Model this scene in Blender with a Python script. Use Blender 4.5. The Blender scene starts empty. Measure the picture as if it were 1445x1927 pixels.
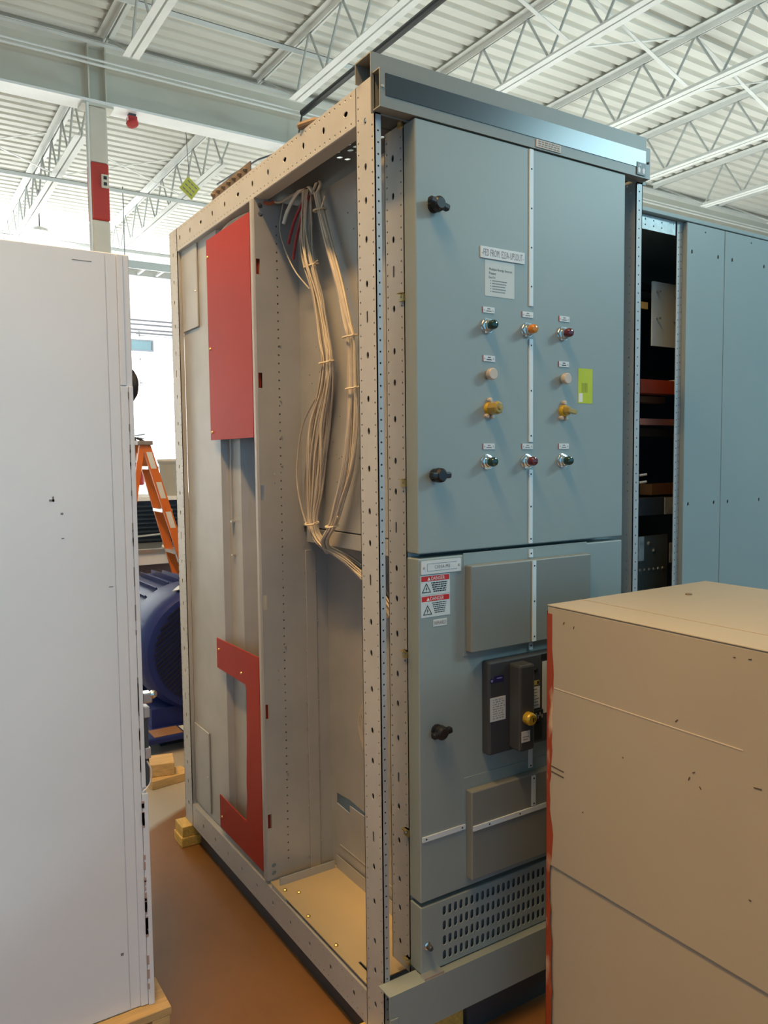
import bpy, bmesh, math, random
from mathutils import Vector, Matrix
from mathutils.geometry import delaunay_2d_cdt

random.seed(7)
sc = bpy.context.scene
COL = sc.collection

# ------------------------------------------------------------------ camera
def setup_camera():
    yaw, pit, rol = 0.57042049, -0.06872506, -0.01069709
    s, c = math.sin, math.cos
    fwd = Vector((s(yaw) * c(pit), c(yaw) * c(pit), s(pit)))
    r0 = Vector((c(yaw), -s(yaw), 0))
    u0 = r0.cross(fwd)
    r = c(rol) * r0 + s(rol) * u0
    u = -s(rol) * r0 + c(rol) * u0
    cam = bpy.data.cameras.new('camera')
    cam.sensor_fit = 'VERTICAL'
    cam.sensor_height = 36.0
    cam.lens = 1484.6 / 1927 * 36.0
    cam.clip_start = 0.02
    cam.clip_end = 200
    o = bpy.data.objects.new('camera', cam)
    o.matrix_world = Matrix(((r.x, u.x, -fwd.x, -0.9858), (r.y, u.y, -fwd.y, -1.5591),
                             (r.z, u.z, -fwd.z, 1.4211), (0, 0, 0, 1)))
    COL.objects.link(o)
    sc.camera = o
setup_camera()

# ------------------------------------------------------------------ light
sc.view_settings.view_transform = 'Standard'
sc.view_settings.look = 'None'
sc.view_settings.gamma = 1.0
sc.view_settings.use_curve_mapping = False
sc.view_settings.exposure = 0.3

world = bpy.data.worlds.new('daylight')
sc.world = world
world.use_nodes = True
bg = world.node_tree.nodes['Background']
bg.inputs[0].default_value = (0.26, 0.66, 1.0, 1)
bg.inputs[1].default_value = 0.80

def area(name, loc, target, sx, sy, power, col, spread=180):
    l = bpy.data.lights.new(name, 'AREA')
    l.shape = 'RECTANGLE'
    l.size, l.size_y = sx, sy
    l.energy = power
    l.color = col
    l.spread = math.radians(spread)
    o = bpy.data.objects.new(name, l)
    o.location = loc
    d = Vector(target) - Vector(loc)
    o.rotation_euler = d.to_track_quat('-Z', 'Y').to_euler()
    COL.objects.link(o)
    return o

# cool lamps over the aisle at the front right
area('cool_strip_lamp', (4.45, -3.0, 3.9), (0.6, 0.0, 1.4), 1.6, 0.7, 75, (0.60, 0.93, 1.0))
# warm strip lamp over the aisle on the left (runs front to back like the joists, shines down and up)
w = area('warm_strip_lamp', (-1.15, 0.35, 4.35), (-1.15, 0.35, 0.0), 0.2, 3.9, 142, (1.0, 0.58, 0.22))
w.rotation_euler = (0, 0, 0)
w = area('warm_strip_lamp_up', (-1.15, 0.1, 4.37), (-1.15, 0.1, 6.0), 0.2, 4.2, 75, (1.0, 0.68, 0.34))
w.rotation_euler = (math.pi, 0, 0)
# unseen fill light added at floor level behind the enclosures, brightens the roof
area('roof_fill_light', (6.0, 3.4, 0.0), (6.0, 3.4, 5.0), 6.0, 3.0, 200, (0.90, 1.0, 0.96))
# daylight that floods the far end through an open bay door on the left
area('daylight_far_left', (-4.5, 12.0, 1.8), (4.0, 17.0, 1.9), 4.5, 3.2, 1900, (0.92, 0.97, 1.0), 110)

# ------------------------------------------------------------------ materials
MATS = {}
def mat(name, col, rough=0.5, metal=0.0, var=0.05, scale=5.0, bump=0.0, bscale=60.0, emit=0.0,
        spec=0.5, alpha=None, trans=0.0, coat=0.0, stretch=None, col2=None, mask=None):
    """Principled material with a little noise in its colour and roughness."""
    if name in MATS:
        return MATS[name]
    m = bpy.data.materials.new(name)
    m.use_nodes = True
    nt = m.node_tree
    b = nt.nodes['Principled BSDF']
    b.inputs['Roughness'].default_value = rough
    b.inputs['Metallic'].default_value = metal
    b.inputs['Specular IOR Level'].default_value = spec
    b.inputs['Coat Weight'].default_value = coat
    b.inputs['Transmission Weight'].default_value = trans
    tc = nt.nodes.new('ShaderNodeTexCoord')
    src = tc.outputs['Object']
    if stretch:
        mp = nt.nodes.new('ShaderNodeMapping')
        mp.inputs['Scale'].default_value = stretch
        nt.links.new(src, mp.inputs[0])
        src = mp.outputs[0]
    nz = nt.nodes.new('ShaderNodeTexNoise')
    nz.inputs['Scale'].default_value = scale
    nz.inputs['Detail'].default_value = 5
    nt.links.new(src, nz.inputs['Vector'])
    rp = nt.nodes.new('ShaderNodeValToRGB')
    rp.color_ramp.elements[0].position = 0.3
    rp.color_ramp.elements[1].position = 0.7
    c2 = col2 if col2 else tuple(min(1, c * (1 + var)) for c in col)
    c1 = col if col2 else tuple(c * (1 - var) for c in col)
    rp.color_ramp.elements[0].color = (*c1, 1)
    rp.color_ramp.elements[1].color = (*c2, 1)
    if mask:
        rp.color_ramp.elements[0].position, rp.color_ramp.elements[1].position = mask
    nt.links.new(nz.outputs['Fac'], rp.inputs[0])
    nt.links.new(rp.outputs[0], b.inputs['Base Color'])
    if bump:
        n2 = nt.nodes.new('ShaderNodeTexNoise')
        n2.inputs['Scale'].default_value = bscale
        n2.inputs['Detail'].default_value = 4
        nt.links.new(src, n2.inputs['Vector'])
        bp = nt.nodes.new('ShaderNodeBump')
        bp.inputs['Strength'].default_value = bump
        bp.inputs['Distance'].default_value = 0.01
        nt.links.new(n2.outputs['Fac'], bp.inputs['Height'])
        nt.links.new(bp.outputs[0], b.inputs['Normal'])
    if emit:
        b.inputs['Emission Color'].default_value = (*col, 1)
        b.inputs['Emission Strength'].default_value = emit
    MATS[name] = m
    return m

PAINT = mat('grey_enamel', (0.298, 0.358, 0.355), 0.42, var=0.025, scale=3)
WARMGREY = mat('warm_grey_enamel', (0.232, 0.245, 0.228), 0.42, var=0.03, scale=3)
GALV = mat('galvanised_steel', (0.41, 0.42, 0.42), 0.40, metal=0.25, var=0.06, scale=9)
FRAME = mat('frame_steel', (0.455, 0.465, 0.465), 0.42, metal=0.15, var=0.05, scale=8)
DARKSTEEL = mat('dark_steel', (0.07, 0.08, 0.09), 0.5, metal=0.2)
BLACKBAND = mat('glossy_dark_band', (0.085, 0.09, 0.095), 0.27, metal=0.75, var=0.02)
REDSHEET = mat('red_glass_polyester', (0.34, 0.030, 0.015), 0.5, spec=0.15, var=0.05, scale=4)
CREAM = mat('cream_edge', (0.75, 0.72, 0.66), 0.5)
CHROME = mat('chrome', (0.72, 0.70, 0.66), 0.16, metal=1.0, var=0.03)
ZINC = mat('zinc_screw', (0.55, 0.54, 0.50), 0.32, metal=0.8)
BRASS = mat('brass_clip', (0.55, 0.44, 0.18), 0.35, metal=0.8, var=0.1, scale=30)
GREENL = mat('green_lens', (0.006, 0.035, 0.02), 0.12, var=0.02, coat=0.6)
REDL = mat('red_lens', (0.11, 0.008, 0.014), 0.12, var=0.02, coat=0.6)
AMBERL = mat('amber_lens', (0.62, 0.22, 0.01), 0.14, var=0.02, coat=0.6)
BUTTON = mat('cream_button', (0.62, 0.52, 0.42), 0.35)
YELLOW = mat('yellow_plastic', (0.66, 0.42, 0.015), 0.3, coat=0.3)
GOLDCAP = mat('amber_clear_cap', (0.55, 0.38, 0.06), 0.12, coat=0.5, trans=0.25)
WHITELAM = mat('white_laminate', (0.72, 0.73, 0.72), 0.4, var=0.02)
REDEDGE = mat('red_label_edge', (0.45, 0.03, 0.03), 0.4)
PAPER = mat('paper', (0.66, 0.70, 0.68), 0.7, var=0.02)
INK = mat('black_ink', (0.012, 0.012, 0.014), 0.5)
GREYINK = mat('grey_ink', (0.20, 0.20, 0.20), 0.6)
MAROONINK = mat('maroon_ink', (0.10, 0.02, 0.025), 0.5)
DANGERRED = mat('danger_red', (0.62, 0.025, 0.025), 0.4, var=0.02)
WHITEINK = mat('white_ink', (0.85, 0.80, 0.78), 0.5)
LIME = mat('lime_tag', (0.55, 0.62, 0.01), 0.5, var=0.03)
BLACKPL = mat('black_plastic', (0.012, 0.012, 0.013), 0.35, var=0.1)
BRKGREY = mat('breaker_grey', (0.05, 0.055, 0.062), 0.45)
STRIP = mat('mimic_strip_white', (0.72, 0.80, 0.84), 0.4, var=0.02)
WIRE = mat('grey_wire', (0.46, 0.42, 0.37), 0.5, var=0.1, scale=20)
WIRE2 = mat('pale_wire', (0.60, 0.53, 0.42), 0.5, var=0.08, scale=20)
WIREBLUE = mat('dusky_wire', (0.26, 0.26, 0.28), 0.5)
REDWIRE = mat('red_wire', (0.30, 0.03, 0.04), 0.45)
TIE = mat('nylon_tie', (0.72, 0.64, 0.48), 0.45)
WOOD = mat('pine_wood', (0.62, 0.42, 0.18), 0.65, var=0.18, scale=9, stretch=(1, 12, 12), bump=0.2)
WOODY = mat('yellow_pine', (0.70, 0.46, 0.10), 0.6, var=0.2, scale=9, stretch=(12, 2, 12), bump=0.2)
WHITEP = mat('white_enamel', (0.82, 0.86, 0.91), 0.33, var=0.03, scale=2.5)
WHITEJ = mat('white_joint', (0.30, 0.28, 0.26), 0.6)
BEIGE = mat('beige_enamel', (0.40, 0.362, 0.285), 0.5, var=0.04, scale=2.5)
ORANGEP = mat('orange_primer', (0.30, 0.045, 0.012), 0.5, col2=(0.55, 0.42, 0.30), scale=14, mask=(0.60, 0.68), stretch=(1, 1, 0.35))
JOIST = mat('joist_paint', (0.84, 0.85, 0.82), 0.45, metal=0.0, var=0.06, scale=3)
ROD = mat('joist_rod', (0.50, 0.52, 0.50), 0.45, var=0.1)
DECK = mat('deck_paint', (0.80, 0.795, 0.73), 0.5, var=0.05, scale=1.5)
GIRD = mat('girder_paint', (0.66, 0.64, 0.55), 0.5, var=0.05, scale=1.2)
COLP = mat('column_paint', (0.70, 0.64, 0.54), 0.35, var=0.05)
COLRED = mat('column_red', (0.48, 0.04, 0.03), 0.28, var=0.06)
BLUEM = mat('blue_motor_paint', (0.014, 0.026, 0.15), 0.45, var=0.12, spec=0.3)
BLUED = mat('blue_motor_slots', (0.004, 0.007, 0.03), 0.6)
NAVY = mat('navy_cabinet', (0.015, 0.03, 0.06), 0.5, var=0.15)
ALUM = mat('aluminium', (0.62, 0.63, 0.62), 0.3, metal=0.7, var=0.05)
PLUM = mat('plum_grey_panel', (0.16, 0.12, 0.13), 0.5, var=0.2, scale=6)
LADDER = mat('orange_fibreglass', (0.66, 0.16, 0.025), 0.45, var=0.06)
EXTRED = mat('extinguisher_red', (0.50, 0.02, 0.025), 0.25, coat=0.5)
DOORW = mat('overhead_door_white', (0.86, 0.87, 0.87), 0.5, var=0.02)
GLASS = mat('dull_glass', (0.10, 0.16, 0.18), 0.15, var=0.03)
RUBBER = mat('rubber_black', (0.03, 0.03, 0.03), 0.7, var=0.4, scale=40)
FLOORM = None

def floor_material():
    m = bpy.data.materials.new('sealed_concrete')
    m.use_nodes = True
    nt = m.node_tree
    b = nt.nodes['Principled BSDF']
    tc = nt.nodes.new('ShaderNodeTexCoord')
    n1 = nt.nodes.new('ShaderNodeTexNoise')
    n1.inputs['Scale'].default_value = 1.3
    n1.inputs['Detail'].default_value = 6
    n2 = nt.nodes.new('ShaderNodeTexNoise')
    n2.inputs['Scale'].default_value = 22
    n2.inputs['Detail'].default_value = 6
    nt.links.new(tc.outputs['Object'], n1.inputs['Vector'])
    nt.links.new(tc.outputs['Object'], n2.inputs['Vector'])
    r1 = nt.nodes.new('ShaderNodeValToRGB')
    r1.color_ramp.elements[0].position, r1.color_ramp.elements[1].position = 0.35, 0.68
    r1.color_ramp.elements[0].color = (0.215, 0.10, 0.03, 1)
    r1.color_ramp.elements[1].color = (0.31, 0.15, 0.05, 1)
    nt.links.new(n1.outputs['Fac'], r1.inputs[0])
    mx = nt.nodes.new('ShaderNodeMixRGB')
    mx.blend_type = 'MULTIPLY'
    mx.inputs[0].default_value = 0.5
    r2 = nt.nodes.new('ShaderNodeValToRGB')
    r2.color_ramp.elements[0].color = (0.72, 0.70, 0.68, 1)
    r2.color_ramp.elements[1].color = (1, 1, 1, 1)
    nt.links.new(n2.outputs['Fac'], r2.inputs[0])
    nt.links.new(r1.outputs[0], mx.inputs[1])
    nt.links.new(r2.outputs[0], mx.inputs[2])
    # grey floor colour past a slanting line, brown before it (starts behind the cabinet)
    sx = nt.nodes.new('ShaderNodeSeparateXYZ')
    nt.links.new(tc.outputs['Object'], sx.inputs[0])
    ad = nt.nodes.new('ShaderNodeMath')
    ad.operation = 'MULTIPLY_ADD'
    nt.links.new(sx.outputs['X'], ad.inputs[0])
    ad.inputs[1].default_value = -0.7
    nt.links.new(sx.outputs['Y'], ad.inputs[2])
    nm = nt.nodes.new('ShaderNodeMath')
    nm.operation = 'MULTIPLY_ADD'
    nt.links.new(n1.outputs['Fac'], nm.inputs[0])
    nm.inputs[1].default_value = 0.15
    nt.links.new(ad.outputs[0], nm.inputs[2])
    rs = nt.nodes.new('ShaderNodeMapRange')
    rs.inputs['From Min'].default_value = -1.00
    rs.inputs['From Max'].default_value = -0.96
    nt.links.new(nm.outputs[0], rs.inputs['Value'])
    m2 = nt.nodes.new('ShaderNodeMixRGB')
    m2.inputs[2].default_value = (0.40, 0.37, 0.32, 1)
    nt.links.new(rs.outputs[0], m2.inputs[0])
    nt.links.new(mx.outputs[0], m2.inputs[1])
    nt.links.new(m2.outputs[0], b.inputs['Base Color'])
    b.inputs['Roughness'].default_value = 0.38
    bp = nt.nodes.new('ShaderNodeBump')
    bp.inputs['Strength'].default_value = 0.08
    nt.links.new(n2.outputs['Fac'], bp.inputs['Height'])
    nt.links.new(bp.outputs[0], b.inputs['Normal'])
    return m
FLOORM = floor_material()

# ------------------------------------------------------------------ mesh helpers
ORIG = {}      # object -> world origin of its mesh coordinates

def V(*a):
    return Vector(a)

class MB:
    """collects shapes in world coordinates; build() links them as one mesh object"""
    def __init__(self):
        self.v, self.f, self.m = [], [], []
    def add(self, vs, fs, m=0):
        o = len(self.v)
        self.v += [Vector(p) for p in vs]
        self.f += [tuple(i + o for i in f) for f in fs]
        self.m += [m] * len(fs)
        return self
    def box(self, x0, x1, y0, y1, z0, z1, m=0):
        vs = [(x, y, z) for z in (z0, z1) for y in (y0, y1) for x in (x0, x1)]
        return self.add(vs, [(0, 2, 3, 1), (4, 5, 7, 6), (0, 1, 5, 4), (2, 6, 7, 3), (0, 4, 6, 2), (1, 3, 7, 5)], m)
    def obox(self, c, u, v, w, m=0):
        """oriented box: centre and three half-extent vectors"""
        c, u, v, w = map(Vector, (c, u, v, w))
        vs = [c + a * u + b * v + d * w for d in (-1, 1) for b in (-1, 1) for a in (-1, 1)]
        return self.add(vs, [(0, 2, 3, 1), (4, 5, 7, 6), (0, 1, 5, 4), (2, 6, 7, 3), (0, 4, 6, 2), (1, 3, 7, 5)], m)
    def bar(self, p0, p1, a, b, up=(0, 0, 1), m=0):
        """rectangular bar from p0 to p1, a wide and b tall"""
        p0, p1 = Vector(p0), Vector(p1)
        d = (p1 - p0)
        n = d.normalized()
        s = n.cross(Vector(up)).normalized()
        t = s.cross(n).normalized()
        return self.obox((p0 + p1) / 2, d / 2, s * a / 2, t * b / 2, m)
    def lathe(self, c, axis, prof, n=16, m=0, ms=None):
        """profile of (distance along axis, radius)"""
        c, ax = Vector(c), Vector(axis).normalized()
        h = Vector((0, 0, 1)) if abs(ax.z) < 0.9 else Vector((1, 0, 0))
        s = ax.cross(h).normalized()
        t = ax.cross(s)
        vs, fs = [], []
        for d, r in prof:
            for k in range(n):
                a = 2 * math.pi * k / n
                vs.append(c + ax * d + s * (r * math.cos(a)) + t * (r * math.sin(a)))
        o = len(self.v)
        self.v += vs
        for i in range(len(prof) - 1):
            for k in range(n):
                self.f.append((o + i * n + k, o + i * n + (k + 1) % n, o + (i + 1) * n + (k + 1) % n, o + (i + 1) * n + k))
                self.m.append(ms[i] if ms else m)
        self.f.append(tuple(o + k for k in reversed(range(n))))
        self.m.append(ms[0] if ms else m)
        self.f.append(tuple(o + (len(prof) - 1) * n + k for k in range(n)))
        self.m.append(ms[-1] if ms else m)
        return self
    def cyl(self, p0, p1, r, n=10, m=0, r1=None):
        p0, p1 = Vector(p0), Vector(p1)
        return self.lathe(p0, p1 - p0, [(0, r), ((p1 - p0).length, r if r1 is None else r1)], n, m)
    def tube(self, pts, r, n=6, m=0):
        pts = [Vector(p) for p in pts]
        o = len(self.v)
        prev = None
        for i, p in enumerate(pts):
            d = (pts[min(i + 1, len(pts) - 1)] - pts[max(i - 1, 0)]).normalized()
            if prev is None:
                h = Vector((0, 0, 1)) if abs(d.z) < 0.9 else Vector((1, 0, 0))
                s = d.cross(h).normalized()
            else:
                s = (prev - d * prev.dot(d)).normalized()
            prev = s
            t = d.cross(s)
            for k in range(n):
                a = 2 * math.pi * k / n
                self.v.append(p + s * (r * math.cos(a)) + t * (r * math.sin(a)))
        for i in range(len(pts) - 1):
            for k in range(n):
                self.f.append((o + i * n + k, o + i * n + (k + 1) % n, o + (i + 1) * n + (k + 1) % n, o + (i + 1) * n + k))
                self.m.append(m)
        self.f.append(tuple(o + k for k in reversed(range(n))))
        self.f.append(tuple(o + (len(pts) - 1) * n + k for k in range(n)))
        self.m += [m, m]
        return self
    def plate(self, outer, holes, o, u, v, t, m=0):
        """flat sheet with real holes; 2-D outline, thickness vector t"""
        o, u, v, t = map(Vector, (o, u, v, t))
        loops = [outer] + list(holes)
        pts, edges, faces = [], [], []
        for lp in loops:
            b = len(pts)
            pts += [Vector(p) for p in lp]
            n = len(lp)
            faces.append([b + k for k in range(n)])
        res = delaunay_2d_cdt(pts, [], faces, 2, 1e-7)
        P, F = res[0], res[2]
        n = len(P)
        vs = [o + u * p.x + v * p.y for p in P] + [o + u * p.x + v * p.y + t for p in P]
        fs = []
        cnt = {}
        flip = u.cross(v).dot(t) > 0
        for f in F:
            f = list(f)
            a = (P[f[1]] - P[f[0]]).to_3d().cross((P[f[2]] - P[f[0]]).to_3d()).z
            if a < 0:
                f.reverse()
            fs.append(tuple(reversed(f)) if flip else tuple(f))
            fs.append(tuple(i + n for i in (f if flip else reversed(f))))
            for k in range(len(f)):
                e = (f[k], f[(k + 1) % len(f)])
                cnt[e] = cnt.get(e, 0) + 1
        for (a, b) in cnt:
            if (b, a) not in cnt:
                q = (a, b, b + n, a + n)
                fs.append(q if flip else tuple(reversed(q)))
        return self.add(vs, fs, m)
    def prism(self, poly, o, u, v, t, m=0):
        return self.plate(poly, [], o, u, v, t, m)
    def text(self, s, o, u, v, n, height, width=None, lift=0.0004, m=0, align='CENTER', thin=0.0):
        cu = bpy.data.curves.new('t', 'FONT')
        cu.body = s
        cu.align_x = 'CENTER' if align == 'CENTER' else 'LEFT'
        cu.resolution_u = 2
        cu.offset = thin
        cu.space_character = 1.1 if thin else 1.0
        ob = bpy.data.objects.new('t', cu)
        COL.objects.link(ob)
        dg = bpy.context.evaluated_depsgraph_get()
        me = bpy.data.meshes.new_from_object(ob.evaluated_get(dg))
        xs = [p.co.x for p in me.vertices]
        ys = [p.co.y for p in me.vertices]
        hx = max(xs) - min(xs)
        cx = (max(xs) + min(xs)) / 2 if align == 'CENTER' else min(xs)
        cy = (max(ys) + min(ys)) / 2
        sy = height / (max(ys) - min(ys))
        sx = (width / hx) if width else sy
        o, u, v, n = map(Vector, (o, u, v, n))
        vs = [o + u * ((p.co.x - cx) * sx) + v * ((p.co.y - cy) * sy) + n * lift for p in me.vertices]
        self.add(vs, [tuple(p.vertices) for p in me.polygons], m)
        bpy.data.objects.remove(ob)
        bpy.data.curves.remove(cu)
        bpy.data.meshes.remove(me)
        return self
    def build(self, name, mats, parent=None, bevel=0, smooth=False, seg=2):
        if not isinstance(mats, (list, tuple)):
            mats = [mats]
        if parent is not None:
            org = ORIG[parent]
        else:
            lo = [min(p[i] for p in self.v) for i in range(3)]
            hi = [max(p[i] for p in self.v) for i in range(3)]
            org = Vector(((lo[0] + hi[0]) / 2, (lo[1] + hi[1]) / 2, lo[2]))
        me = bpy.data.meshes.new(name)
        me.from_pydata([tuple(p - org) for p in self.v], [], self.f)
        for x in mats:
            me.materials.append(x)
        me.polygons.foreach_set('material_index', self.m)
        if smooth:
            me.polygons.foreach_set('use_smooth', [True] * len(me.polygons))
        me.update()
        if smooth:
            try:
                me.set_sharp_from_angle(angle=math.radians(40))
            except Exception:
                pass
        ob = bpy.data.objects.new(name, me)
        COL.objects.link(ob)
        ORIG[ob] = org
        if parent is not None:
            ob.parent = parent
        else:
            ob.location = org
        if bevel:
            bv = ob.modifiers.new('bevel', 'BEVEL')
            bv.width = bevel
            bv.segments = seg
            bv.limit_method = 'ANGLE'
            bv.angle_limit = math.radians(50)
        return ob

def thing(name, label, cat, loc, group=None):
    o = bpy.data.objects.new(name, None)
    o.empty_display_size = 0.1
    o.location = loc
    COL.objects.link(o)
    ORIG[o] = Vector(loc)
    return tag(o, label, cat, group)

def tag(o, label, cat, group=None):
    o['label'] = label
    o['category'] = cat
    if group:
        o['group'] = group
    return o

def structure(o):
    o['kind'] = 'structure'
    return o

def circ(x, y, rx, ry=None, n=8):
    ry = rx if ry is None else ry
    return [(x + rx * math.cos(2 * math.pi * k / n), y + ry * math.sin(2 * math.pi * k / n)) for k in range(n)]

def rect(x0, x1, y0, y1):
    return [(x0, y0), (x1, y0), (x1, y1), (x0, y1)]

def slot(x, y, w, h, n=6):
    """vertical slot with round ends"""
    r = w / 2
    a = h / 2 - r
    p = [(x + r * math.cos(math.pi * k / n), y + a + r * math.sin(math.pi * k / n)) for k in range(n + 1)]
    return p + [(x - r * math.cos(math.pi * k / n), y - a - r * math.sin(math.pi * k / n)) for k in range(n + 1)]

X, Y, Z = V(1, 0, 0), V(0, 1, 0), V(0, 0, 1)

# ================================================================== the building
FZ = -0.10
structure(MB().box(-9, 14, -9, 18, FZ - 0.2, FZ).build('floor', FLOORM))

def deck():
    b = MB()
    p = 0.1524
    y = -9.0
    prof = []
    while y < 17.7:
        prof += [(y, 5.0), (y + 0.088, 5.0), (y + 0.104, 5.038), (y + 0.136, 5.038)]
        y += p
    vs = [(-9, q[0], q[1]) for q in prof] + [(14, q[0], q[1]) for q in prof]
    n = len(prof)
    b.add(vs, [(i, i + 1, n + i + 1, n + i) for i in range(n - 1)])
    # roof build-up above the sheets keeps daylight out
    b.box(-9, 14, -9, 17.7, 5.06, 5.2)
    return structure(b.build('ceiling', DECK))
deck()

structure(MB().box(-9, 14, 17.62, 17.8, FZ, 5.06).build('wall_far', mat('wall_white', (0.78, 0.79, 0.77), 0.6)))
structure(MB().box(13.9, 14, -9, 17.62, FZ, 5.06).build('wall_right', MATS['wall_white']))

structure(MB().box(-9.1, -9, -9, 9.0, FZ, 5.06).box(-9.1, -9, 15.0, 17.62, FZ, 5.06).build('wall_left', MATS['wall_white']))

# overhead sectional door at the far end
def overhead_door():
    b = MB()
    b.box(0.2, 7.2, 17.56, 17.61, FZ, 4.80)
    d = structure(b.build('door_1', mat('door_shadow_gap', (0.45, 0.46, 0.47), 0.6)))
    zs = [FZ, 0.46, 1.02, 1.58, 2.14, 2.70, 3.26, 3.82, 4.38, 4.80]
    for i in range(len(zs) - 1):
        s = MB().box(0.2, 7.2, 17.50, 17.56, zs[i] + 0.008, zs[i + 1] - 0.008)
        s.build('door_section', DOORW, d, bevel=0.006)
    w = MB().box(3.85, 4.72, 17.47, 17.50, 4.00, 4.28)
    wf = w.build('window_frame', mat('window_frame_grey', (0.13, 0.15, 0.17), 0.5), d, bevel=0.02)
    MB().box(3.90, 4.67, 17.455, 17.472, 4.04, 4.24).build('pane', GLASS, wf)
    for z in (4.42, 4.50, 4.62, 4.72):
        MB().cyl((0.2, 17.44, z), (7.2, 17.44, z), 0.02, 6).build('reinforcing_strut', mat('strut_grey', (0.10, 0.10, 0.11), 0.5), d)
    for x, z in ((4.35, 4.40), (4.35, 3.82), (4.35, 3.26)):
        MB().box(x - 0.04, x + 0.04, 17.47, 17.5, z - 0.08, z + 0.08).build('hinge', ALUM, d, bevel=0.01)
overhead_door()

# ---------------------------------------------------------------- roof steel
JX = [-0.62, 0.80, 2.20, 3.60, 5.00, 6.42, 7.84, 9.26]

def joist(x, y0, y1, label, lead=0.75):
    """open web joist running front to back: double-angle chords and zigzag rods"""
    t = thing('steel_joist', label, 'roof joist', (x, (y0 + y1) / 2, 4.45), 'open web roof joists')
    zt, zb = 4.985, 4.50
    tc = MB()
    for s in (-1, 1):
        tc.box(x + s * 0.016, x + s * 0.068, y0, y1, zt - 0.006, zt + 0.0)
        tc.box(x + s * 0.012 - 0.004, x + s * 0.012 + 0.004, y0, y1, zt - 0.052, zt)
    tc.build('top_chord', JOIST, t)
    bc = MB()
    a, e = y0 + lead, y1 - lead
    for s in (-1, 1):
        bc.box(x + s * 0.016, x + s * 0.062, a, e, zb, zb + 0.006)
        bc.box(x + s * 0.012 - 0.004, x + s * 0.012 + 0.004, a, e, zb, zb + 0.048)
    bc.build('bottom_chord', JOIST, t)
    n = max(2, int(round((e - a) / 0.56)))
    st = (e - a) / n
    pts = [(x, y0 + 0.06, zt - 0.04)]
    for i in range(n):
        pts.append((x, a + i * st + 0.02, zb + 0.03))
        pts.append((x, a + (i + 0.5) * st, zt - 0.035))
    pts.append((x, e - 0.02, zb + 0.03))
    pts.append((x, y1 - 0.06, zt - 0.04))
    for i in range(len(pts) - 1):
        MB().cyl(pts[i], pts[i + 1], 0.0105, 6).build('web_rod', ROD, t)
    return t

jl = ['nearest the column, left of frame', 'joist that meets the girder above the red-banded column',
      'joist directly above the tall open frame cabinet', 'joist rising behind the cabinet header, third from the column',
      'joist seen over the middle of the cabinet header', 'joist seen over the right end of the cabinet header',
      'joist above the second grey enclosure', 'joist at the far right roof corner']
for i, x in enumerate(JX):
    if i == 0:
        continue
    joist(x, -2.6, 5.50, 'white open web roof ' + jl[i])
for i, x in enumerate(JX[:4]):
    if i == 3:
        continue
    joist(x, 5.72, 13.6, ['white roof joist beyond the girder, farthest left', 'white roof joist beyond the girder, left of the column',
                          'white roof joist beyond the girder, right of the column by the yellow sign'][i])

def girder():
    t = thing('steel_girder', 'deep beige steel girder crossing under the roof deck on the column', 'girder', (2.5, 5.6, 4.43))
    MB().box(-9, 13.88, 5.595, 5.61, 4.45, 4.90).build('web', GIRD, t)
    MB().box(-9, 13.88, 5.50, 5.71, 4.43, 4.45).build('bottom_flange', mat('flange_lit_white', (0.92, 0.92, 0.90), 0.4), t)  # bounced daylight on the underside put into a whiter colour
    MB().box(-9, 13.88, 5.50, 5.71, 4.90, 4.925).build('top_flange', JOIST, t)
    for x in (0.66, 0.80):
        MB().box(x - 0.006, x + 0.006, 5.51, 5.595, 4.45, 4.90).build('stiffener', GIRD, t)
    MB().box(-9, 13.88, 5.52, 5.70, 4.925, 4.94).build('seat_plate', GIRD, t)
    c = MB()
    for dz in (0, 0.035):
        c.cyl((-9, 5.46, 4.72 + dz), (13.88, 5.46, 4.72 + dz), 0.011, 6)
    tag(c.build('conduit', JOIST), 'pair of thin white conduits strapped along the beige girder', 'conduit')
    return t
girder()

def column():
    t = thing('steel_column', 'beige square steel column with a red painted band', 'column', (0.73, 5.6, FZ))
    MB().box(0.655, 0.805, 5.53, 5.68, FZ, 3.47).build('shaft', COLP, t, bevel=0.015)
    MB().box(0.654, 0.806, 5.529, 5.681, 3.47, 3.95).build('red_band', COLRED, t, bevel=0.015)
    MB().box(0.655, 0.805, 5.53, 5.68, 3.95, 4.41).build('upper_shaft', COLP, t, bevel=0.015)
    MB().box(0.60, 0.86, 5.52, 5.69, 4.41, 4.4295).build('cap_plate', GIRD, t)
    o = MB().box(0.735, 0.795, 5.505, 5.53, 3.74, 3.85)
    ob = o.build('outlet_box', mat('outlet_cream', (0.72, 0.66, 0.55), 0.5), t, bevel=0.004)
    for z in (3.77, 3.82):
        MB().box(0.752, 0.778, 5.500, 5.506, z - 0.013, z + 0.013).build('socket', BLACKPL, ob)
    MB().cyl((0.64, 5.52, FZ), (0.64, 5.52, 4.42), 0.012, 8).build('conduit', JOIST, t)
    return t
column()

# fire alarm horn under the girder
def alarm():
    t = thing('fire_alarm_horn', 'small red fire alarm horn under the beige girder', 'alarm', (1.03, 5.6, 4.33))
    MB().box(1.00, 1.06, 5.56, 5.62, 4.41, 4.4295).build('bracket', DARKSTEEL, t)
    MB().box(0.99, 1.07, 5.55, 5.63, 4.37, 4.41).build('body', EXTRED, t, bevel=0.008)
    MB().lathe((1.03, 5.59, 4.37), (0.15, -0.35, -1), [(0, 0.03), (0.012, 0.055), (0.03, 0.05), (0.032, 0.03)], 14, 0).build('horn', EXTRED, t)
alarm()

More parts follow.
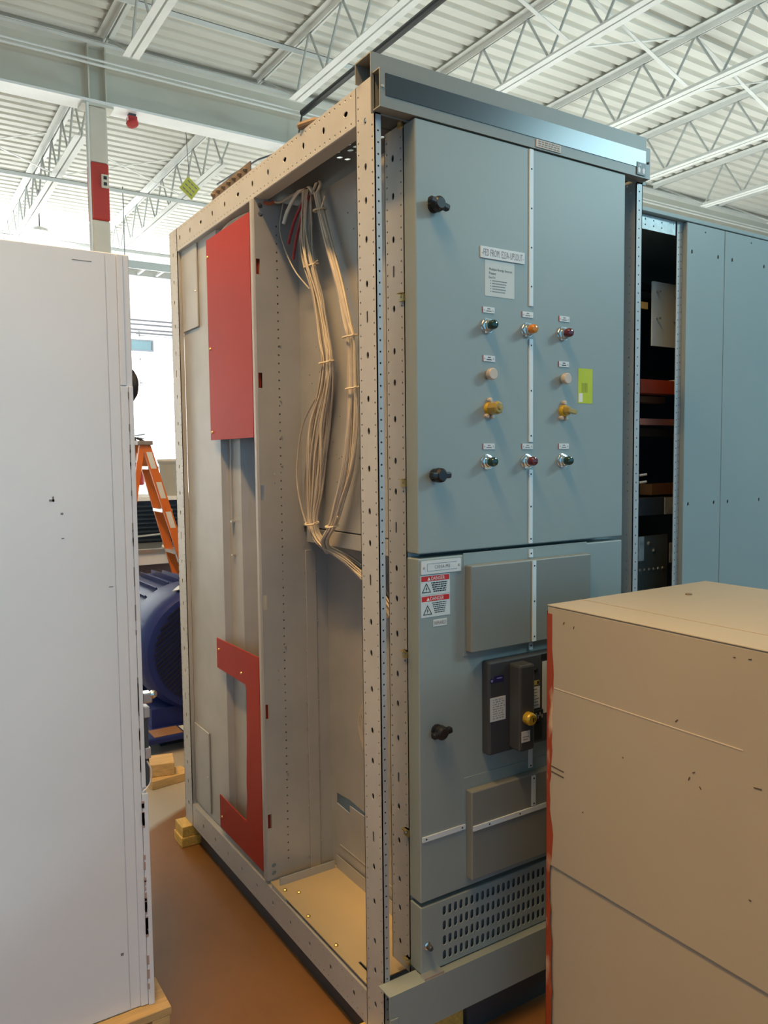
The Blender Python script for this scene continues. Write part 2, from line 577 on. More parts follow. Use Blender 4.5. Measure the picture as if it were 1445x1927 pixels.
# cross bridging between the joists
def bridging():
    k = 0
    bl = {1: 'crossed white bridging angles left of the joist above the tall cabinet', 2: 'crossed white bridging angles right of the black pipe',
          3: 'crossed white bridging angles above the middle of the cabinet header', 4: 'crossed white bridging angles above the right end of the cabinet header',
          5: 'crossed white bridging angles above the grey enclosure', 6: 'crossed white bridging angles at the far right roof corner'}
    for i in range(1, len(JX) - 1):
        yy = 2.85
        x0, x1 = JX[i] + 0.075, JX[i + 1] - 0.075
        b = MB()
        b.bar((x0, yy, 4.94), (x1, yy + 0.0, 4.53), 0.035, 0.006)
        b.bar((x0, yy + 0.03, 4.53), (x1, yy + 0.03, 4.94), 0.035, 0.006)
        tag(b.build('cross_bridging', JOIST), bl[i], 'bracing', 'cross bridging between the joists')
    for yy, zz in ((4.6, 4.90), (7.65, 4.50), (10.2, 4.5)):
        b = MB()
        x1 = 3.6 if yy > 6 else 3.6
        b.box(-4.0, x1, yy, yy + 0.04, zz - 0.045, zz - 0.04)
        b.box(-4.0, x1, yy, yy + 0.004, zz - 0.085, zz - 0.04)
        tag(b.build('bridging_bar', JOIST), {4.6: 'white bridging angle crossing the joists in front of the girder',
                                             7.65: 'wide white bridging bar passing behind the red-banded column',
                                             10.2: 'thin white bridging bar far beyond the column'}[yy], 'bracing')
    for i in range(3):
        x0, x1 = JX[i] + 0.075, JX[i + 1] - 0.075
        b = MB()
        b.bar((x0, 7.70, 4.94), (x1, 7.70, 4.53), 0.03, 0.005)
        b.bar((x0, 7.73, 4.53), (x1, 7.73, 4.94), 0.03, 0.005)
        tag(b.build('cross_bridging', JOIST), ['crossed white bridging angles beyond the girder, farthest left', 'crossed white bridging angles beyond the girder behind the column',
                                               'crossed white bridging angles beyond the girder, right of the column'][i], 'bracing', 'cross bridging beyond the girder')
bridging()

tag(MB().tube([(2.60, -2.6, 4.72), (2.60, 5.40, 4.72)], 0.03, 10).build('black_pipe', mat('black_pipe_paint', (0.03, 0.032, 0.035), 0.4)),
    'black pipe running under the roof beside the joist above the cabinet', 'pipe')
tag(MB().tube([(2.60, 5.40, 4.72), (2.58, 5.42, 4.60), (2.56, 5.44, 4.42), (2.45, 5.6, 4.39), (2.36, 5.9, 4.40), (2.33, 6.4, 4.42), (2.31, 6.9, 4.44)], 0.009, 6).build('flexible_conduit', DARKSTEEL),
    'thin dark flexible conduit at the end of the black pipe', 'conduit')

# lit ceiling lamp at far left, strip lights beyond the girder
def far_lamps():
    t = thing('high_bay_lamp', 'glaring round lamp hanging at the far left under the roof', 'lamp', (0.98, 9.88, 4.45))
    MB().lathe((0.98, 9.88, 4.52), (0, 0, -1), [(0, 0.05), (0.03, 0.11), (0.07, 0.12)], 16).build('reflector', ALUM, t)
    MB().lathe((0.98, 9.88, 4.46), (0, 0, -1), [(0, 0.03), (0.02, 0.085), (0.07, 0.10), (0.13, 0.06), (0.15, 0.02)], 16).build('bulb', mat('lamp_glow', (1, 1, 1), emit=40), t, smooth=True)
    MB().cyl((0.98, 9.88, 4.5), (0.98, 9.88, 5.0), 0.008, 6).build('rod', DARKSTEEL, t)
far_lamps()

# yellow hanging sign
def hang_sign():
    t = thing('hanging_sign', 'yellow diamond-tilted sign hanging from the joist beyond the girder', 'sign', (1.96, 6.8, 4.2))
    u = V(0.80, 0.10, -0.58).normalized()
    v = V(0.58, 0.05, 0.81)
    v = (v - u * v.dot(u)).normalized()
    n = u.cross(v)
    if n.y > 0:
        n = -n
    c = V(1.961, 6.8, 4.309)
    MB().obox(c, u * 0.085, v * 0.085, n * 0.003).build('board', mat('sign_yellow', (0.55, 0.52, 0.08), 0.5), t)
    p = MB()
    for r in range(3):
        for k in range(3):
            p.obox(c + v * (0.05 - r * 0.05) + u * (-0.045 + k * 0.045) + n * 0.0042, u * 0.017, v * 0.006, n * 0.0008)
    p.build('printing', GREYINK, t)
    MB().cyl(c + v * 0.08 - u * 0.06, (1.93, 6.8, 5.0), 0.003, 5).build('wire', DARKSTEEL, t)
hang_sign()

# ladder-type cable tray far behind
def tray():
    t = thing('cable_tray', 'aluminium ladder cable tray hanging far behind the white cabinet', 'cable tray', (2.2, 9.1, 3.9))
    for y in (9.0, 9.4):
        MB().box(0.5, 4.5, y, y + 0.02, 3.92, 4.02).build('side_rail', ALUM, t)
    for k in range(16):
        x = 0.6 + k * 0.25
        MB().box(x, x + 0.03, 9.02, 9.4, 3.93, 3.955).build('rung', ALUM, t)
    for x in (1.9, 3.6):
        MB().cyl((x, 9.2, 3.94), (x, 9.2, 5.0), 0.006, 5).build('hanger_rod', DARKSTEEL, t)
tray()

# ================================================================== the main switchgear cabinet
CAB = thing('switchgear_cabinet', 'tall blue-grey switchgear cabinet with open left side, knobs and pilot lights', 'cabinet', (0.457, 0.74, 0.0))
W, D, H = 0.914, 1.481, 2.286

def post_holes(z0, z1, c1, c2, cm, ph=0.0, big=0.089):
    """two columns of small holes and one of larger oval ones"""
    hs = []
    z = z0 + 0.03 + ph
    while z < z1 - 0.02:
        hs.append(circ(c1, z, 0.0027, n=6))
        if c2 is not None:
            hs.append(circ(c2, z + 0.003, 0.0027, n=6))
        z += 0.0262
    if cm is not None:
        z = z0 + 0.06
        k = 0
        while z < z1 - 0.05:
            if k % 7 == 5:
                hs.append(slot(cm, z, 0.007, 0.028, 4))
            else:
                hs.append(circ(cm, z, 0.0055, 0.0085, 8))
            z += (0.089, 0.076, 0.102)[k % 3]
            k += 1
    return hs

def corner_post():
    # front left: left face, front flange and return flange
    b = MB()
    b.plate(rect(0, 0.082, -0.02, H), post_holes(0.0, H, 0.011, 0.071, 0.041), (0, 0, 0), Y, Z, V(0.0025, 0, 0))
    b.plate(rect(0, 0.017, -0.02, H - 0.08), post_holes(0, H - 0.08, 0.0095, None, None, 0.012), (0, 0, 0), X, Z, V(0, 0.0025, 0))
    b.box(0, 0.020, 0.0795, 0.082, -0.02, H)
    b.build('corner_post', FRAME, CAB)
    # rear left
    b = MB()
    b.plate(rect(0, 0.086, -0.02, H), post_holes(0.0, H, 0.012, 0.078, 0.045, 0.005), (0, D - 0.086, 0), Y, Z, V(0.0025, 0, 0))
    b.box(0, 0.030, D - 0.0025, D, -0.02, H)
    b.box(0, 0.018, D - 0.086, D - 0.0835, -0.02, H)
    b.build('corner_post', FRAME, CAB)
    # front right: left face, front flange with holes
    b = MB()
    b.plate(rect(0, 0.07, 0, H - 0.08), post_holes(0.0, H - 0.08, 0.020, 0.055, None), (W - 0.027, 0.0, 0), Y, Z, V(0.0025, 0, 0))
    b.plate(rect(0, 0.027, 0, H - 0.08), post_holes(0, H - 0.08, 0.0135, None, None), (W - 0.027, 0, 0), X, Z, V(0, 0.0025, 0))
    b.box(W - 0.0025, W, 0, 0.082, 0, H)
    b.build('corner_post', FRAME, CAB)
    b = MB()
    b.box(W - 0.0025, W, D - 0.082, D, 0, H)
    b.box(W - 0.036, W, D - 0.0025, D, 0, H)
    b.build('corner_post', FRAME, CAB)
    # second upright that carries the door latches
    b = MB()
    b.plate(rect(0, 0.082, 0.12, 2.205), post_holes(0.12, 2.205, 0.012, 0.072, 0.046, 0.01), (0.092, 0.020, 0), Y, Z, V(0.0025, 0, 0))
    b.box(0.092, 0.13, 0.020, 0.0225, 0.12, 2.205)
    b.box(0.092, 0.12, 0.0995, 0.102, 0.12, 2.205)
    b.build('latch_post', FRAME, CAB)
corner_post()
# dark strips added behind the holes for the shade inside the left posts
MB().box(0.014, 0.0155, 0.006, 0.078, 0.0, 2.19).build('post_shade_strip', DARKSTEEL, CAB)
MB().box(0.105, 0.1065, 0.026, 0.098, 0.13, 2.195).build('post_shade_strip', DARKSTEEL, CAB)
MB().box(0.014, 0.0155, D - 0.080, D - 0.005, 0.0, 2.19).build('post_shade_strip', DARKSTEEL, CAB)

def beams():
    def row(y0, y1, z, step, r):
        n = int((y1 - y0) / step)
        return [circ(y0 + k * step, z, r, n=6) for k in range(n + 1)]
    hs = row(0.105, 1.38, 2.276, 0.0262, 0.0024) + row(0.105, 1.38, 2.212, 0.0262, 0.0024)
    y = 0.13
    k = 0
    while y < 1.37:
        hs.append(circ(y, 2.244, 0.006, 0.0085, 8) if k % 3 else circ(y, 2.244, 0.0095, 0.006, 8))
        y += 0.112
        k += 1
    b = MB()
    b.plate(rect(0.0825, D - 0.0865, 2.200, H), hs, (0.0005, 0, 0), Y, Z, V(0.0025, 0, 0))
    b.box(0.003, 0.045, 0.0825, D - 0.0865, H - 0.0025, H)
    b.box(0.003, 0.045, 0.0825, D - 0.0865, 2.200, 2.2025)
    b.box(0.042, 0.045, 0.0825, D - 0.0865, 2.2025, 2.215)
    b.build('top_side_beam', FRAME, CAB, bevel=0.001, seg=1)
    MB().box(0.020, 0.0215, 0.09, D - 0.09, 2.204, 2.282).build('beam_shade_strip', DARKSTEEL, CAB)  # dark strip added for the shade behind the beam holes
    hs = row(0.105, 1.38, 0.056, 0.0262, 0.0024) + row(0.105, 1.38, -0.004, 0.0262, 0.0024)
    y = 0.15
    while y < 1.37:
        hs.append(circ(y, 0.026, 0.0055, 0.0085, 8))
        y += 0.125
    b = MB()
    b.plate(rect(0.0825, D - 0.0865, -0.02, 0.070), hs, (0.0005, 0, 0), Y, Z, V(0.0025, 0, 0))
    b.box(0.003, 0.022, 0.0825, D - 0.0865, 0.0675, 0.070)
    b.box(0.003, 0.045, 0.0825, D - 0.0865, -0.02, -0.0175)
    b.build('bottom_side_beam', FRAME, CAB)
    MB().box(0.02, W - 0.02, D - 0.03, D, 2.2, H).build('rear_top_beam', FRAME, CAB)
    MB().box(0.03, W - 0.02, D - 0.03, D, -0.02, 0.07).build('rear_bottom_beam', FRAME, CAB)
    MB().box(W - 0.03, W - 0.004, 0.083, D - 0.083, 2.2, H).build('top_side_beam', FRAME, CAB)
    MB().box(W - 0.03, W - 0.004, 0.083, D - 0.083, -0.02, 0.07).build('bottom_side_beam', FRAME, CAB)
beams()

def header():
    b = MB()
    # upper open-ended channel on top of the frame
    z0, z1 = 2.287, 2.334
    b.box(-0.008, 0.928, 0.0, 0.003, 2.20, z1)
    b.box(-0.008, 0.928, 0.003, 0.070, z1 - 0.003, z1)
    b.box(-0.008, 0.928, 0.067, 0.070, z0, z1 - 0.003)
    h = b.build('header_channel', WARMGREY, CAB)
    # front trim box with open left end
    b = MB()
    b.box(-0.005, 0.906, -0.032, -0.029, 2.203, 2.288)
    b.box(-0.005, 0.906, -0.029, -0.001, 2.285, 2.288)
    b.box(-0.005, 0.906, -0.029, -0.001, 2.203, 2.206)
    f = b.build('header_trim', WARMGREY, CAB)
    MB().box(0.010, 0.886, -0.0335, -0.0322, 2.229, 2.277).build('dark_band', BLACKBAND, f)
    l = MB().box(0.465, 0.552, -0.0345, -0.0322, 2.207, 2.226)
    for r in range(3):
        x = 0.472
        while x < 0.545:
            wd = random.uniform(0.006, 0.014)
            l.box(x, min(x + wd, 0.546), -0.0349, -0.0345, 2.221 - r * 0.0055, 2.2235 - r * 0.0055, 1)
            x += wd + 0.003
    l.build('rating_label', [mat('beige_label', (0.62, 0.54, 0.46), 0.5), mat('brown_ink', (0.30, 0.22, 0.18), 0.6)], f)
    l = MB().box(0.848, 0.884, -0.0350, -0.0336, 2.208, 2.242)
    u, v, n = X, Z, V(0, -1, 0)
    o = V(0.866, -0.0351, 2.225)
    # small dark emblem label: dark ground, white shapes
    l.prism([(-0.014, -0.012), (-0.006, -0.012), (-0.004, -0.002), (-0.009, 0.004), (-0.015, 0.0)], o, u, v, n * 0.0003, 1)
    l.prism([(0.005, -0.012), (0.014, -0.012), (0.015, 0.0), (0.009, 0.004), (0.003, -0.002)], o, u, v, n * 0.0003, 1)
    l.prism([(-0.014, 0.007), (-0.004, 0.012), (0.0, 0.006), (-0.006, 0.008)], o, u, v, n * 0.0003, 1)
    l.build('emblem_label', [mat('dark_label', (0.05, 0.04, 0.045), 0.4), WHITEINK], f)
    MB().lathe((0.002, -0.032, 2.247), (0, -1, 0), [(0, 0.004), (0.003, 0.003)], 8).build('rivet', ZINC, f)
    MB().lathe((0.897, -0.032, 2.247), (0, -1, 0), [(0, 0.004), (0.004, 0.003)], 8).build('rivet', DARKSTEEL, f)
header()

def base():
    b = MB()
    b.box(-0.017, 0.928, -0.052, -0.049, 0.022, 0.140)
    b.box(-0.017, 0.928, -0.049, -0.001, 0.137, 0.140)
    b.box(-0.017, 0.928, -0.049, -0.001, 0.022, 0.025)
    t = b.build('base_channel', PAINT, CAB)
    MB().box(-0.017, 0.005, -0.056, -0.0521, -0.02, 0.085).build('foot_bracket', PAINT, CAB, bevel=0.004)
    MB().lathe((-0.006, -0.056, 0.045), (0, -1, 0), [(0, 0.008), (0.005, 0.007)], 6).build('bolt', ZINC, CAB)
    MB().box(0.086, 0.145, -0.051, -0.03, 0.1402, 0.146).build('hinge_plate', ALUM, CAB)
base()

DY = -0.030     # door face
def doors():
    def door(name, z0, z1):
        b = MB().box(0.0905, 0.806, DY, 0.018, z0, z1)
        return b.build(name, PAINT, CAB, bevel=0.003)
    up = door('upper_door', 1.190, 2.200)
    lo = door('lower_door', 0.325, 1.179)
    # vent panel with four rows of slots
    holes = []
    for r in range(4):
        for k in range(35):
            holes.append(slot(0.163 + k * 0.0178, 0.285 - r * 0.0385, 0.0098, 0.0245, 3))
    b = MB()
    b.plate(rect(0.0915, 0.806, 0.143, 0.313), holes, (0, DY, 0), X, Z, V(0, 0.003, 0))
    b.box(0.0915, 0.0945, DY + 0.003, 0.018, 0.143, 0.313)
    b.box(0.803, 0.806, DY + 0.003, 0.018, 0.143, 0.313)
    b.box(0.0945, 0.803, DY + 0.003, 0.018, 0.310, 0.313)
    b.build('vent_panel', PAINT, CAB, bevel=0.0012, seg=1)
    b = MB()
    b.box(0.097, 0.80, DY + 0.010, DY + 0.012, 0.147, 0.308)
    b.build('vent_filter', mat('vent_dark_backing', (0.16, 0.18, 0.19), 0.6), CAB)
    k = MB()
    k.lathe((0.109, DY, 0.213), (0, -1, 0), [(0, 0.010), (0.003, 0.010), (0.005, 0.007), (0.016, 0.007), (0.019, 0.005)], 14, ms=[0, 0, 1, 1])
    k.build('panel_lock', [CHROME, DARKSTEEL], CAB)
    return up, lo
UP, LO = doors()

# compartments behind the doors
b = MB()
b.box(0.13, W - 0.030, 0.045, 0.0475, 0.15, 2.20)
b.build('front_bulkhead', PAINT, CAB)

def knob(z, tilt=0.0):
    x = 0.141
    t = MB().lathe((x, DY, z), (0, -1, 0), [(0, 0.016), (0.006, 0.016), (0.008, 0.012), (0.012, 0.012)], 16).build('door_knob', BLACKPL, CAB)
    b = MB()
    b.lathe((x, DY - 0.012, z), (0, -1, 0), [(0, 0.015), (0.004, 0.018), (0.016, 0.017), (0.021, 0.012)], 16)
    ca, sa = math.cos(tilt), math.sin(tilt)
    b.obox((x, DY - 0.023, z), V(ca, 0, sa) * 0.029, V(0, 0.008, 0), V(-sa, 0, ca) * 0.0075)
    b.build('grip', BLACKPL, t, bevel=0.004)
for z, a in ((2.008, -0.25), (1.378, 0.0), (0.752, 0.15)):
    knob(z, a)

def nameplate(x, z, w=0.037, h=0.0145, lines=2, dark=False, label=None):
    b = MB().box(x - w / 2, x + w / 2, DY - 0.0022, DY, z - h / 2, z + h / 2)
    b.box(x - w / 2 - 0.0006, x - w / 2, DY - 0.0022, DY, z - h / 2, z + h / 2, 1)
    for s in (-1, 1):
        b.lathe((x + s * (w / 2 - 0.0045), DY - 0.0022, z), (0, -1, 0), [(0, 0.0022), (0.0012, 0.0016)], 8, 2)
    for r in range(lines):
        zz = z + (0.0028 if lines == 2 else 0) - r * 0.0055
        ww = (0.009, 0.016)[min(r, 1)]
        xx = x - ww / 2
        while xx < x + ww / 2:
            d = random.uniform(0.0015, 0.0035)
            b.box(xx, min(xx + d, x + ww / 2), DY - 0.0025, DY - 0.0022, zz - 0.0012, zz + 0.0012, 3)
            xx += d + 0.0007
    b.build('nameplate', [WHITELAM, REDEDGE, ZINC, INK if dark else GREYINK], UP)
for x in (0.309, 0.439, 0.570):
    nameplate(x, 1.7835)
    nameplate(x, 1.4465)
for x in (0.310, 0.569):
    nameplate(x, 1.6645, dark=True)

def pilot(x, z, lens):
    t = MB().lathe((x, DY, z), (0, -1, 0), [(0, 0.019), (0.002, 0.019), (0.003, 0.0165), (0.009, 0.0165), (0.010, 0.0135), (0.016, 0.013), (0.017, 0.0105)], 16).build('pilot_light', CHROME, CAB, smooth=True)
    MB().lathe((x, DY - 0.016, z), (0, -1, 0), [(0, 0.0105), (0.003, 0.0120), (0.014, 0.0118), (0.018, 0.0095), (0.020, 0.004)], 16).build('lens', lens, t, smooth=True)
    MB().lathe((x, DY - 0.0025, z), (0, -1, 0), [(0, 0.0195), (0.005, 0.0195)], 6).build('lock_nut', CHROME, t)
for x, z, m in ((0.303, 1.744, GREENL), (0.436, 1.744, AMBERL), (0.563, 1.744, REDL),
                (0.302, 1.408, GREENL), (0.436, 1.408, REDL), (0.565, 1.408, GREENL)):
    pilot(x, z, m)

def button(x, z):
    t = MB().lathe((x, DY, z), (0, -1, 0), [(0, 0.011), (0.010, 0.011), (0.011, 0.010)], 16).build('push_button', CHROME, CAB, smooth=True)
    MB().lathe((x, DY - 0.010, z), (0, -1, 0), [(0, 0.0135), (0.002, 0.0145), (0.012, 0.0145), (0.014, 0.0125)], 18).build('cap', BUTTON, t, smooth=True)
button(0.306, 1.625)
button(0.563, 1.625)

def selector(x, z, turned):
    t = MB().lathe((x, DY, z), (0, -1, 0), [(0, 0.0155), (0.004, 0.0155), (0.010, 0.0145), (0.012, 0.013)], 18).build('selector_switch', YELLOW, CAB, smooth=True)
    b = MB()
    if turned:
        b.lathe((x, DY - 0.012, z), (0, -1, 0), [(0, 0.013), (0.008, 0.012), (0.010, 0.009)], 16)
        b.obox((x + 0.003, DY - 0.027, z - 0.002), V(0.015, 0, -0.003), V(0, 0.008, 0), V(0.001, 0, 0.0055))
    else:
        b.lathe((x, DY - 0.012, z), (0, -1, 0), [(0, 0.0165), (0.026, 0.0160), (0.030, 0.012)], 8)
        b.lathe((x, DY - 0.042, z), (0, -1, 0), [(0, 0.006), (0.004, 0.005)], 8)
    b.build('knob_cap', GOLDCAP, t, bevel=0.0015)
    for dx, dz in ((0.001, 0.021), (-0.009, -0.019), (0.008, -0.020)):
        MB().lathe((x + dx, DY, z + dz), (0, -1, 0), [(0, 0.0060), (0.008, 0.0060), (0.010, 0.004)], 10).build('stud', BUTTON, t)
selector(0.309, 1.541, False)
selector(0.567, 1.541, True)

def signs():
    n = V(0, -1, 0)
    b = MB().box(0.283, 0.427, DY - 0.003, DY, 1.9085, 1.9365)
    b.text('-FED FROM: E23A-UPSOUT-', (0.355, DY - 0.003, 1.9225), X, Z, n, 0.0165, 0.136, m=1, thin=-0.012)
    b.build('feed_nameplate', [WHITELAM, MAROONINK], UP)
    b = MB().box(0.298, 0.394, DY - 0.0008, DY, 1.818, 1.905)
    o = DY - 0.0008
    b.text('Multiple Energy Sources', (0.311, o, 1.8835), X, Z, n, 0.0075, 0.075, m=1, align='LEFT')
    b.text('Present', (0.311, o, 1.8745), X, Z, n, 0.0068, 0.022, m=1, align='LEFT')
    b.text('Check For:', (0.3095, o, 1.8645), X, Z, n, 0.0055, 0.022, m=1, align='LEFT')
    for i in range(5):
        z = 1.8565 - i * 0.0066
        b.box(0.3155, 0.3172, o - 0.0003, o, z - 0.0009, z + 0.0009, 1)
        x = 0.321
        while x < 0.321 + (0.044, 0.045, 0.037, 0.042, 0.042)[i]:
            d = random.uniform(0.002, 0.007)
            b.box(x, x + d, o - 0.0003, o, z - 0.0011, z + 0.0011, 2)
            x += d + 0.0009
    b.build('paper_notice', [PAPER, INK, GREYINK], UP)
    # lime tag (square code left out)
    b = MB().box(0.624, 0.679, DY - 0.0008, DY, 1.563, 1.657)
    for i in range(7):
        b.box(0.638 + i * 0.0034, 0.6388 + i * 0.0034, DY - 0.0011, DY - 0.0008, 1.592, 1.618, 1)
    b.box(0.627, 0.641, DY - 0.0011, DY - 0.0008, 1.566, 1.590, 2)
    b.build('lime_tag', [LIME, mat('olive_ink', (0.16, 0.18, 0.02), 0.6), WHITEINK], UP)
    # lower door plates
    b = MB().box(0.098, 0.2175, DY - 0.003, DY, 1.1405, 1.1725)
    b.box(0.115, 0.2045, DY - 0.0034, DY - 0.003, 1.1475, 1.1480, 1)
    b.box(0.115, 0.2045, DY - 0.0034, DY - 0.003, 1.1650, 1.1655, 1)
    b.box(0.115, 0.1155, DY - 0.0034, DY - 0.003, 1.1475, 1.1655, 1)
    for x in (0.1055, 0.2115):
        b.lathe((x, DY - 0.003, 1.1565), (0, -1, 0), [(0, 0.0035), (0.0015, 0.0025)], 8, 2)
    b.text('C003A-MB', (0.160, DY - 0.003, 1.1565), X, Z, n, 0.0078, 0.046, m=1, thin=-0.01)
    b.build('unit_nameplate', [WHITELAM, INK, ZINC], LO)
    for k, (z0, z1) in enumerate(((1.0895, 1.1375), (1.0355, 1.0885))):
        x0, x1 = 0.0965 + k * 0.001, 0.1845
        b = MB().box(x0, x1, DY - 0.0008, DY, z0, z1)
        o = DY - 0.0008
        b.box(x0 + 0.002, x1 - 0.002, o - 0.0004, o, z1 - 0.0145, z1 - 0.002, 1)
        b.text('DANGER', (0.148 - k * 0.003, o - 0.0004, z1 - 0.0083), X, Z, n, 0.0088, 0.040, m=3)
        xa = 0.121 - k * 0.003
        b.prism([(xa - 0.0045, z1 - 0.0125), (xa + 0.0045, z1 - 0.0125), (xa, z1 - 0.0045)], (0, o - 0.0004, 0), X, Z, n * 0.0004, 3)
        # warning triangle with bolt
        tx, tz = 0.1135 + k * 0.003, z0 + 0.006
        b.plate([(tx - 0.0135, tz), (tx + 0.0135, tz), (tx, tz + 0.024)],
                [[(tx - 0.0105, tz + 0.0018), (tx + 0.0105, tz + 0.0018), (tx, tz + 0.0203)]], (0, o, 0), X, Z, n * 0.0004, 2)
        b.prism([(tx + 0.001, tz + 0.016), (tx - 0.0025, tz + 0.0085), (tx, tz + 0.009), (tx - 0.001, tz + 0.003), (tx + 0.0028, tz + 0.0105), (tx + 0.0004, tz + 0.0102)], (0, o, 0), X, Z, n * 0.0004, 2)
        nl = 5 if k == 0 else 6
        for i in range(nl):
            z = z1 - 0.0195 - i * (0.0052 if k == 0 else 0.0047)
            x = 0.128 + i * 0.0016 + k * 0.002
            xe = 0.176 - i * 0.001 - k * 0.003
            while x < xe:
                d = random.uniform(0.003, 0.009)
                b.box(x, min(x + d, xe), o - 0.0003, o, z - (0.0015 if k == 0 else 0.0010), z + (0.0015 if k == 0 else 0.0010), 2)
                x += d + 0.0013
        b.build('danger_label', [PAPER, DANGERRED, INK, WHITEINK], LO)
    b = MB().box(0.1335, 0.1745, DY - 0.001, DY, 1.0105, 1.0275)
    b.text('INFRARED', (0.154, DY - 0.001, 1.019), X, Z, n, 0.0092, 0.036, m=1, thin=-0.01)
    b.build('infrared_label', [PAPER, MAROONINK], LO)
signs()

def strip(door, p0, p1, y, nd):
    """thin white mimic strip with dark fixing pins"""
    (xa, za), (xb, zb) = p0, p1
    b = MB()
    w = 0.0062
    vert = abs(za - zb) > abs(xa - xb)
    if vert:
        b.box(xa - w, xa + w, y - 0.0035, y, zb, za)
    else:
        b.box(xa, xb, y - 0.0035, y, za - w, za + w)
    for k in range(nd):
        t = (k + 0.5) / nd if nd > 3 else ([0.5], [0.08, 0.92], [0.06, 0.5, 0.94])[nd - 1][k]
        c = (xa, y - 0.0035, za + (zb - za) * t) if vert else (xa + (xb - xa) * t, y - 0.0035, za)
        b.lathe(c, (0, -1, 0), [(0, 0.0025), (0.0008, 0.002)], 8, 1)
    b.build('mimic_strip', [STRIP, INK], door)

RPY = -0.056
def raised():
    for z0, z1 in ((0.936, 1.153), (0.352, 0.582)):
        MB().box(0.226, 0.66, DY - 0.0015, DY, z0 - 0.012, z1 + 0.030).build('backing_sheet', PAINT, LO)
        t = MB().box(0.231, 0.652, RPY, DY - 0.0015, z0, z1).build('raised_cover', WARMGREY, LO, bevel=0.003)
raised()
cx = 0.450
strip(UP, (cx, 2.198), (cx, 1.806), DY, 4)
strip(UP, (cx, 1.722), (cx, 1.458), DY, 3)
strip(UP, (cx, 1.386), (cx, 1.193), DY, 3)
strip(LO, (cx, 1.177), (cx, 1.156), DY - 0.0015, 1)
strip(LO, (0.4385, 1.150), (0.4385, 0.939), RPY, 3)
strip(LO, (cx, 0.932), (cx, 0.910), DY - 0.0015, 1)
strip(LO, (cx, 0.658), (cx, 0.590), DY - 0.0015, 2)
strip(LO, (0.4385, 0.578), (0.4385, 0.497), RPY, 2)
strip(LO, (0.096, 0.486), (0.229, 0.486), DY, 2)
strip(LO, (0.234, 0.488), (0.648, 0.488), RPY, 4)

def breaker():
    b = MB().box(0.284, 0.585, DY - 0.030, DY, 0.664, 0.906)
    t = b.build('circuit_breaker', BRKGREY, CAB, bevel=0.006)
    y = DY - 0.030
    n = V(0, -1, 0)
    MB().box(0.348, 0.398, y - 0.045, y, 0.674, 0.896).build('handle_block', BRKGREY, t, bevel=0.006)
    l = MB().box(0.287, 0.338, y - 0.001, y, 0.752, 0.813)
    for i in range(9):
        z = 0.807 - i * 0.006
        x = 0.296
        while x < 0.332:
            d = random.uniform(0.002, 0.008)
            l.box(x, x + d, y - 0.0013, y - 0.001, z - 0.001, z + 0.001, 1)
            x += d + random.uniform(0.001, 0.006)
    l.build('rating_label', [PAPER, GREYINK], t)
    l = MB().lathe((0.2925, y, 0.857), n, [(0, 0.006), (0.001, 0.006)], 14, 0)
    l.lathe((0.2925, y - 0.001, 0.857), n, [(0, 0.0035), (0.0004, 0.0035)], 10, 1)
    l.box(0.300, 0.332, y - 0.0006, y, 0.851, 0.868, 0)
    l.box(0.309, 0.326, y - 0.0012, y - 0.0006, 0.860, 0.8625, 1)
    l.build('maker_badge', [mat('badge_blue', (0.02, 0.02, 0.10), 0.3), mat('badge_violet', (0.30, 0.28, 0.55), 0.4)], t)
    l = MB().box(0.421, 0.457, y - 0.001, y, 0.760, 0.818)
    for i in range(6):
        z = 0.811 - i * 0.0085
        l.box(0.425, 0.425 + random.uniform(0.015, 0.03), y - 0.0013, y - 0.001, z - 0.0012, z + 0.0012, 1)
    l.build('setting_label', [PAPER, GREYINK], t)
    l = MB().box(0.434, 0.455, y - 0.001, y, 0.822, 0.834)
    l.box(0.447, 0.453, y - 0.0014, y - 0.001, 0.824, 0.832, 1)
    l.build('yellow_label', [mat('faded_yellow', (0.50, 0.42, 0.10), 0.5), INK], t)
    MB().box(0.466, 0.486, y - 0.001, y, 0.742, 0.881).build('side_label', PAPER, t)
    MB().lathe((0.443, y, 0.862), n, [(0, 0.006), (0.004, 0.005)], 12).build('test_button', BLACKPL, t)
    k = MB()
    k.lathe((0.372, y - 0.045, 0.760), n, [(0, 0.0165), (0.014, 0.0165), (0.018, 0.0145), (0.020, 0.012)], 20, 0)
    k.box(0.3725, 0.3755, y - 0.0656, y - 0.065, 0.754, 0.765, 1)
    k.box(0.3785, 0.3805, y - 0.0656, y - 0.065, 0.757, 0.764, 1)
    k.build('key_lock', [mat('yellow_lock', (0.52, 0.36, 0.03), 0.25, metal=0.3, coat=0.3), INK], t)
    l = MB().box(0.352, 0.380, y - 0.0460, y - 0.045, 0.699, 0.727)
    l.box(0.356, 0.372, y - 0.0464, y - 0.046, 0.705, 0.707, 1)
    l.box(0.356, 0.376, y - 0.0464, y - 0.046, 0.712, 0.714, 1)
    l.build('lock_label', [PAPER, GREYINK], t)
    d = MB()
    d.box(0.422, 0.462, y - 0.010, y, 0.726, 0.757)
    d.box(0.425, 0.463, y - 0.006, y, 0.674, 0.722)
    d.build('trip_module', BLACKPL, t, bevel=0.002)
    l = MB()
    for i in range(5):
        l.box(0.426 + i * 0.007, 0.430 + i * 0.007, y - 0.0105, y - 0.010, 0.735 + (i % 2) * 0.006, 0.745 + (i % 2) * 0.006)
    l.build('module_marks', ALUM, t)
    MB().box(0.462, 0.50, y - 0.0006, y, 0.885, 0.901).build('dark_window', BLACKPL, t)
breaker()

